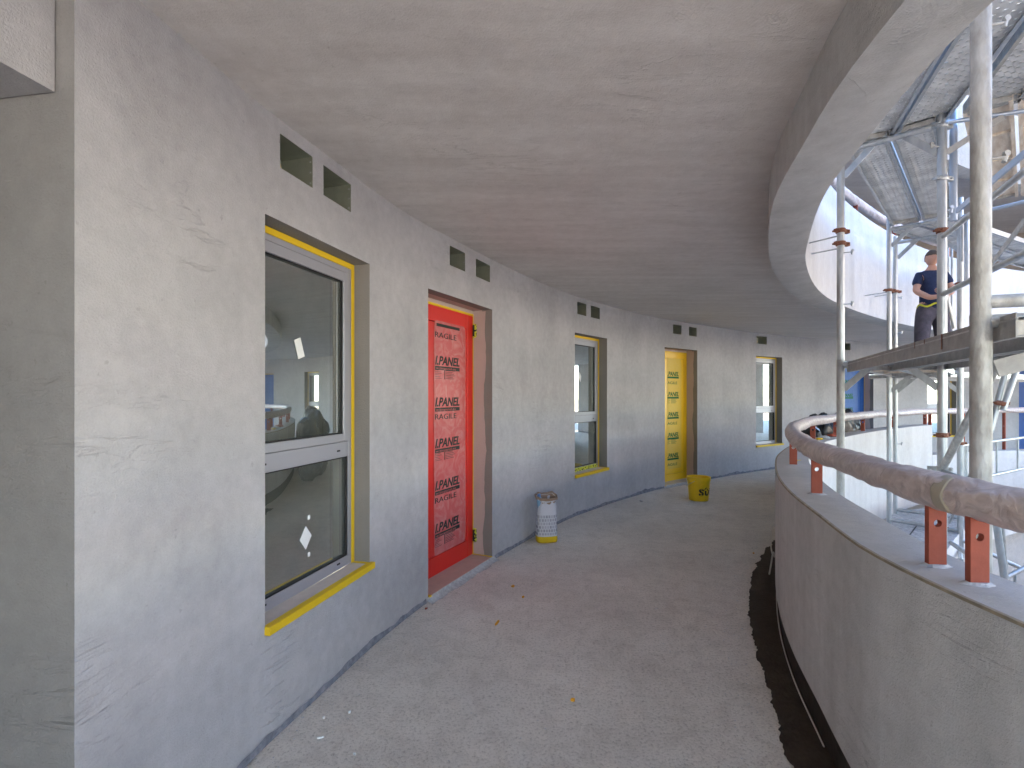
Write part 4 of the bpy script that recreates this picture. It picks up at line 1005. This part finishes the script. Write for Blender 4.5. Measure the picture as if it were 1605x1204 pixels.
bm = bmesh.new(); rows2 = [sack_ring(bm, z, a, a*.66, 1, .14, zamp=.022) for z, a in ((.445, .098), (.462, .106), (.455, .112), (.435, .112))]+[]
skin_rows(bm, rows2); obj('rolled_edge', bm, M['kraft'], s0_, smooth=2)
bm = bmesh.new(); rows3 = [sack_ring(bm, z, a, a*.62, 1, .14, zamp=.02) for z, a in ((.443, .094), (.36, .078), (.30, .07))]; bm.faces.new(rows3[-1]); skin_rows(bm, rows3); obj('sack_lining', bm, M['kraft'], s0_, smooth=2)
bt = empty('plastic_bottle', sk+Vector((-.055, -.02, .31)), 0); tag(bt, 'clear water bottle with blue cap sticking out of the paper sack', 'bottle')
M['bottle'] = mat('bottle_plastic', (.25, .42, .60), .15, spec=.6)
bm = bmesh.new(); tube(bm, (0, 0, 0), (-.012, 0, .10), .03, 16); tube(bm, (-.012, 0, .10), (-.018, 0, .135), .03, 16, r2=.012); obj('bottle_body', bm, M['bottle'], bt, smooth=True)
bm = bmesh.new(); tube(bm, (-.018, 0, .136), (-.022, 0, .162), .017, 14); obj('bottle_cap', bm, M['bluelid'], bt)

# ------------------------------------------------------------ rubbish bags beyond the parapet
def bag(c, s, seed, label):
    bm = bmesh.new(); bmesh.ops.create_icosphere(bm, subdivisions=5, radius=1)
    for v in bm.verts:
        p = v.co.copy(); k = 1+.22*noise.noise(p*1.6+Vector((seed, 0, 0)))-.14*abs(noise.noise(p*4+Vector((0, seed, 0))))-.08*abs(noise.noise(p*9+Vector((0, seed, 4))))
        v.co = Vector((p.x*s[0]*k, p.y*s[1]*k, max(-.98, p.z*k)*s[2]))
    o = obj('rubbish_bag', bm, M['blackbag'], smooth=2); o.location = (c[0], c[1], s[2]*.98); tag(o, label, 'bag'); return o
def corr(x, back_off):      # corridor-side point behind the far parapet seen at pixel x
    th = th_ray(P0o, x, True); q = P0o.pt(th, back_off); return q
q = corr(1352, .34); bag(q, (.36, .26, .62), 3, 'big shiny black rubbish bag behind the parapet, in front of the blue door')
q = corr(1326, .36); bag(q, (.30, .25, .60), 8, 'black rubbish bag behind the first scaffold pole, left of the bigger one')
q = corr(1303, .30); bag(q, (.24, .2, .55), 12, 'smallest black rubbish bag leaning at the left of the heap')
q = P0m.pt(th_ray(P0m, 1301, True))
bm = bmesh.new(); tube(bm, (-.13, 0, .0), (.13, 0, 0), .001, 4)
bm.free(); bm = bmesh.new(); n = 28; A = [bm.verts.new((.15*math.cos(2*math.pi*i/n), .07*math.sin(2*math.pi*i/n), .0)) for i in range(n)]; B = [bm.verts.new((.14*math.cos(2*math.pi*i/n), .062*math.sin(2*math.pi*i/n), .022)) for i in range(n)]
bm.faces.new(A[::-1]); bm.faces.new(B)
for i in range(n): bm.faces.new((A[i], A[(i+1) % n], B[(i+1) % n], B[i]))
ld = obj('blue_board', bm, M['bluelid'], smooth=True); q2 = corr(1301, .22); ld.location = (q2.x, q2.y, 1.02); ld.rotation_euler = (.2, .35, .6); tag(ld, 'blue plastic board lying against the black bags', 'board')
for (x, col, nm, lab, sz) in ((1284, 'yellow', 'tape_roll', 'yellow tape scrap on the parapet top left of the bags', .025), (1291, 'cement', 'rag', 'crumpled grey rag on the parapet top beside the yellow scrap', .04), (1306, 'redpaint', 'rag', 'red cloth on the parapet top just left of the first pole', .045)):
    q = P0m.pt(th_ray(P0m, x, True)); bm = bmesh.new(); bmesh.ops.create_icosphere(bm, subdivisions=3, radius=1)
    for v in bm.verts: k = 1+.5*noise.noise(v.co*2+Vector((x, 0, 0))); v.co = Vector((v.co.x*sz*1.5*k, v.co.y*sz*k, (v.co.z*.45*k+.42)*sz))
    o = obj(nm, bm, M[col], smooth=2); o.location = (q.x, q.y, .95); tag(o, lab, 'scrap')
q = P0m.pt(th_at(P0m, 2.1, 3.9), -.02); bm = bmesh.new(); box(bm, (-.012, -.008, 0), (.014, .01, .008)); box(bm, (.012, -.002, 0), (.07, .003, .003)); o = obj('tape_scrap', bm, M['yellow']); o.location = (q.x, q.y, .951); o.rotation_euler = (0, 0, .5); tag(o, 'tiny yellow tape scrap on the parapet near the second post', 'scrap')

# ------------------------------------------------------------ cord at the parapet foot
def wallp(y, off, z): 
    return None
bm = bmesh.new(); th0 = th_at(P0o, 1.95, 3.95); q = [P0o.pt(th_at(P0o, 2.25, 4.3)+dt, o_) for dt, o_ in ((0, .012), (.004, .03), (.008, .045), (.016, .05), (.022, .035), (.018, .02), (.024, .03), (.04, .04), (.06, .05))]
zz = (.34, .36, .33, .20, .13, .11, .15, .08, .012)
pts = catmull([(a.x, a.y) for a in q], closed=False, k=8); zc = catmull([(i, z) for i, z in enumerate(zz)], closed=False, k=8)
polytube(bm, [(p.x, p.y, max(.01, z.y)) for p, z in zip(pts, zc)], .006, 8)
tag(obj('cord', bm, M['cord'], smooth=2), 'knotted white cord hanging down the parapet foot over the bitumen strip', 'cord')

# ------------------------------------------------------------ floor debris
def scrap(x, y, s, m, nm, lab, k=.35):
    d = EYE*F/(y-HY); p = px(x, y, d); bm = bmesh.new(); n = 9; vs = []
    for i in range(n):
        t = 2*math.pi*i/n; r = s*(.6+.5*random.random()); vs.append((r*math.cos(t), r*math.sin(t)*k))
    T = [bm.verts.new((a, b, .006+.004*random.random())) for a, b in vs]; B = [bm.verts.new((a, b, 0)) for a, b in vs]; bm.faces.new(T); 
    for i in range(n): bm.faces.new((B[i], B[(i+1) % n], T[(i+1) % n], T[i]))
    o = obj(nm, bm, M[m]); o.location = (p.x, p.y, .002); o.rotation_euler = (0, 0, random.random()*3); tag(o, lab, 'scrap', 'scraps on the corridor floor')
M['orange'] = mat('orange_tape_scrap', (.72, .36, .03), .6)
scrap(804, 920, .022, 'orange', 'tape_scrap', 'orange tape scrap on the floor in front of the red door sill', .7)
scrap(779, 978, .045, 'orange', 'tape_scrap', 'long thin orange tape scrap on the floor left of centre', .18)
scrap(898, 1099, .012, 'orange', 'tape_scrap', 'small orange tape scrap near the bottom middle', .9)
scrap(820, 937, .012, 'orange', 'tape_scrap', 'tiny orange tape scrap between the two bigger ones by the red door', .7)
scrap(1181, 868, .010, 'orange', 'tape_scrap', 'tiny orange tape scrap close to the bitumen strip', .9)
scrap(1005, 786, .05, 'deckside', 'mortar_lump', 'dark mortar lump on the floor left of the bucket', .4)
scrap(502, 1158, .014, 'white', 'mortar_splash', 'white mortar splash on the floor at the bottom left', .4)
scrap(507, 1127, .007, 'white', 'mortar_splash', 'small white plaster crumb above the bottom left splash', .7)
scrap(556, 1184, .008, 'white', 'mortar_splash', 'white plaster crumb right of the bottom left splash', .6)
scrap(548, 1118, .008, 'white', 'mortar_splash', 'faint white splash on the floor below the near window', .6)
scrap(668, 955, .012, 'redpaint', 'tape_scrap', 'red scrap at the left foot of the red door', .6)

gb = bmesh.new(); rnd = random.Random(5)
for i in range(1500):
    if i % 5 < 3:      # along the wall foot
        c = dense[rnd.randrange(len(dense))]
        if c is None: continue
        p = c+(C-c).normalized()*abs(rnd.gauss(.02, .09)+.015)
    elif i % 5 == 3:
        th = rnd.uniform(math.pi*.72, math.pi*1.12); p = P0base.pt(th, .22+abs(rnd.gauss(0, .12)))
    else: th = rnd.uniform(math.pi*.7, math.pi*1.12); r0, r1 = P0base.rad(th)+.2, PW.rad(th)-.05; r = rnd.uniform(r0, r1); p = Vector((C.x+r*math.cos(th), C.y+r*math.sin(th)))
    s = rnd.uniform(.0018, .0055)*(1.5 if rnd.random() < .06 else 1); a = rnd.random()*3
    vs = [gb.verts.new((p.x+s*math.cos(a+k*2.094)*rnd.uniform(.7, 1.3), p.y+s*math.sin(a+k*2.094), .0005)) for k in range(3)]; t = gb.verts.new((p.x+s*.2, p.y, s*.9))
    for k in range(3): gb.faces.new((vs[k], vs[(k+1) % 3], t))
g_ = obj('mortar_crumbs', gb, M['cement']); tag(g_, 'tiny mortar crumbs and grit scattered over the corridor floor', 'grit', kind='stuff')
# rust streaks on the near deck edge
for x, w_, h_ in ((1474, .014, .062), (1447, .006, .02), (1432, .005, .03)):
    for pl in [o for o in S.objects if o.name == 'deck_plank']:
        k = (x-CX)/F; d0 = Vector((math.cos(pl.rotation_euler.z), math.sin(pl.rotation_euler.z))); o0 = Vector(pl.location[:2])
        u = (k*o0.y-o0.x)/(d0.x-k*d0.y)
        obj('rust_streak', bbox((u-w_/2, -.0045, .074-h_), (u+w_/2, -.0035, .0745)), M['rust'], pl)

# ------------------------------------------------------------ worker
def skinmesh(name, joints, edges, m, parent, loc, sub=2):
    me = bpy.data.meshes.new(name); me.from_pydata([j[0] for j in joints], edges, []); me.materials.append(m)
    o = bpy.data.objects.new(name, me); S.collection.objects.link(o); sk_ = o.modifiers.new('s', 'SKIN'); sk_.use_smooth_shade = True
    for i, j in enumerate(joints):
        r = j[1]; me.skin_vertices[0].data[i].radius = (r, r) if not isinstance(r, tuple) else r
    me.skin_vertices[0].data[0].use_root = True
    sb = o.modifiers.new('b', 'SUBSURF'); sb.levels = sub; sb.render_levels = sub
    dg = bpy.context.evaluated_depsgraph_get(); dg.update(); nm = bpy.data.meshes.new_from_object(o.evaluated_get(dg)); bpy.data.objects.remove(o)
    for p in nm.polygons: p.use_smooth = True
    o = bpy.data.objects.new(name, nm); S.collection.objects.link(o); o.parent = parent
    return o
wk = empty('person', (5.40, 6.58, Z1L+.052), -.25); tag(wk, 'worker in navy T-shirt and dusty dark trousers standing on the far scaffold deck', 'person')
k = .915   # metres per metre of a 1.75 m figure at this scene's scale
J = lambda x, y, z, r: ((x*k, y*k, z*k), r*k)
body = [J(0, 0, .96, .105), J(0, 0, 1.12, .11), J(0, .0, 1.30, .15), J(0, .01, 1.42, .115), J(0, .0, 1.49, .055), J(0, -.01, 1.56, .052),
        J(.14, .01, 1.40, .055), J(.22, -.05, 1.18, .045), J(.10, -.24, 1.10, .038), J(.0, -.29, 1.13, .028),
        J(-.14, .01, 1.40, .055), J(-.22, -.05, 1.18, .045), J(-.13, -.23, 1.05, .038), J(-.03, -.30, 1.06, .028),
        J(.10, 0, .88, .095), J(.12, -.01, .50, .068), J(.13, .03, .10, .045), J(.13, -.10, .04, .038),
        J(-.10, 0, .88, .095), J(-.13, -.03, .50, .068), J(-.15, .02, .10, .045), J(-.17, -.11, .04, .038)]
ed = [(0, 1), (1, 2), (2, 3), (3, 4), (4, 5), (3, 6), (6, 7), (7, 8), (8, 9), (3, 10), (10, 11), (11, 12), (12, 13), (0, 14), (14, 15), (15, 16), (16, 17), (0, 18), (18, 19), (19, 20), (20, 21)]
bd = skinmesh('body', body, ed, M['skin'], wk, None)
# head with face
def head():
    bm = bmesh.new(); bmesh.ops.create_icosphere(bm, subdivisions=4, radius=1)
    for v in bm.verts:
        p = v.co.copy(); x, y, z = p.x*.073, p.y*.092, p.z*.115
        if z < 0: x *= 1-.30*(-p.z)**1.5; y *= 1-.12*(-p.z)
        f = max(0, -p.y)
        y -= .026*math.exp(-((x/.012)**2+((z+.012)/.024)**2))*(f > .4)          # nose
        for sx in (-1, 1): y += .012*math.exp(-(((x-sx*.03)/.014)**2+((z-.015)/.012)**2))*(f > .3)   # eye sockets
        y -= .006*math.exp(-((x/.03)**2+((z+.055)/.010)**2))*(f > .4)           # lips
        y += .005*math.exp(-((x/.03)**2+((z+.045)/.005)**2))*(f > .4)
        y -= .008*math.exp(-((x/.022)**2+((z+.092)/.018)**2))*(f > .2)          # chin
        for sx in (-1, 1): x += sx*.014*math.exp(-(((y-.01)/.016)**2+((z-.0)/.028)**2))*(abs(p.x) > .8)   # ears
        v.co = Vector((x, y, z+1.635))*k
    return bm
hd = obj('head', head(), M['skin'], wk, smooth=2)
bm = bmesh.new(); bmesh.ops.create_icosphere(bm, subdivisions=4, radius=1)
for v in list(bm.verts):
    p = v.co.copy(); v.co = Vector((p.x*.079, p.y*.098+.004, p.z*.122+1.64+.004*noise.noise(p*6)))*k
dead = [v for v in bm.verts if v.co.z/k < 1.665 and v.co.y < .02 or v.co.z/k < 1.60]
bmesh.ops.delete(bm, geom=dead, context='VERTS'); obj('hair', bm, M['hair'], hd, smooth=2)
# clothes: slightly larger skins
sh = [J(0, 0, .82, .165), J(0, 0, 1.12, .150), J(0, .0, 1.30, .150), J(0, .01, 1.41, .128), J(0, 0, 1.47, .075), J(.14, .01, 1.40, .075), J(.205, -.03, 1.25, .064), J(-.14, .01, 1.40, .075), J(-.205, -.03, 1.25, .064)]
skinmesh('shirt', sh, [(0, 1), (1, 2), (2, 3), (3, 4), (3, 5), (5, 6), (3, 7), (7, 8)], M['navy'], wk, None)
tr = [J(0, 0, 1.08, .140), J(0, 0, .92, .152), J(.10, 0, .84, .118), J(.125, -.015, .50, .092), J(.13, .02, .12, .075), J(-.10, 0, .84, .118), J(-.135, -.03, .50, .092), J(-.15, .01, .12, .075)]
skinmesh('trousers', tr, [(0, 1), (1, 2), (2, 3), (3, 4), (1, 5), (5, 6), (6, 7)], M['darktrousers'], wk, None)
bm = bmesh.new(); n = 30
polytube(bm, [(.160*k*math.cos(2*math.pi*i/n), .160*k*math.sin(2*math.pi*i/n), (.97-.02*math.cos(i))*k) for i in range(n+1)], .013, 6); obj('belt', bm, M['hivis'], wk)
for sx, tx, nm in ((1, 0, 'boot'), (-1, 0, 'boot')):
    bm = bmesh.new(); c_ = Vector((.13, -.04, 0)) if sx > 0 else Vector((-.16, -.05, 0)); bmesh.ops.create_icosphere(bm, subdivisions=3, radius=1)
    for v in bm.verts: v.co = Vector((v.co.x*.055+c_.x, v.co.y*.14+c_.y, max(0, v.co.z*.085*(1.2 if v.co.y > 0 else .8)+.05)))*k
    obj('boot', bm, M['hair'], wk, smooth=2)
# hands: palm and five fingers each, resting crossed
def hand(c, dirx, name='hand'):
    js = [((0, 0, 0), .022)]; es = []
    for i in range(4):
        b = len(js); L_ = (.030, .036, .034, .027)[i]; zz_ = .026-.017*i
        js += [((.035, -.004, zz_), .009), ((.035+L_, -.008, zz_*1.05), .008), ((.035+L_*1.8, .004, zz_*1.05), .007)]; es += [(0, b), (b, b+1), (b+1, b+2)]
    b = len(js); js += [((.012, -.02, .034), .010), ((.034, -.03, .052), .008)]; es += [(0, b), (b, b+1)]
    js = [((c[0]+dirx*p[0]*k, c[1]+p[1]*k, c[2]+p[2]*k), r*k) for p, r in js]
    return skinmesh(name, js, es, M['skin'], wk, None, 1)
hand((-.01*k, -.295*k, 1.135*k), -1); hand((-.02*k, -.305*k, 1.06*k), 1)
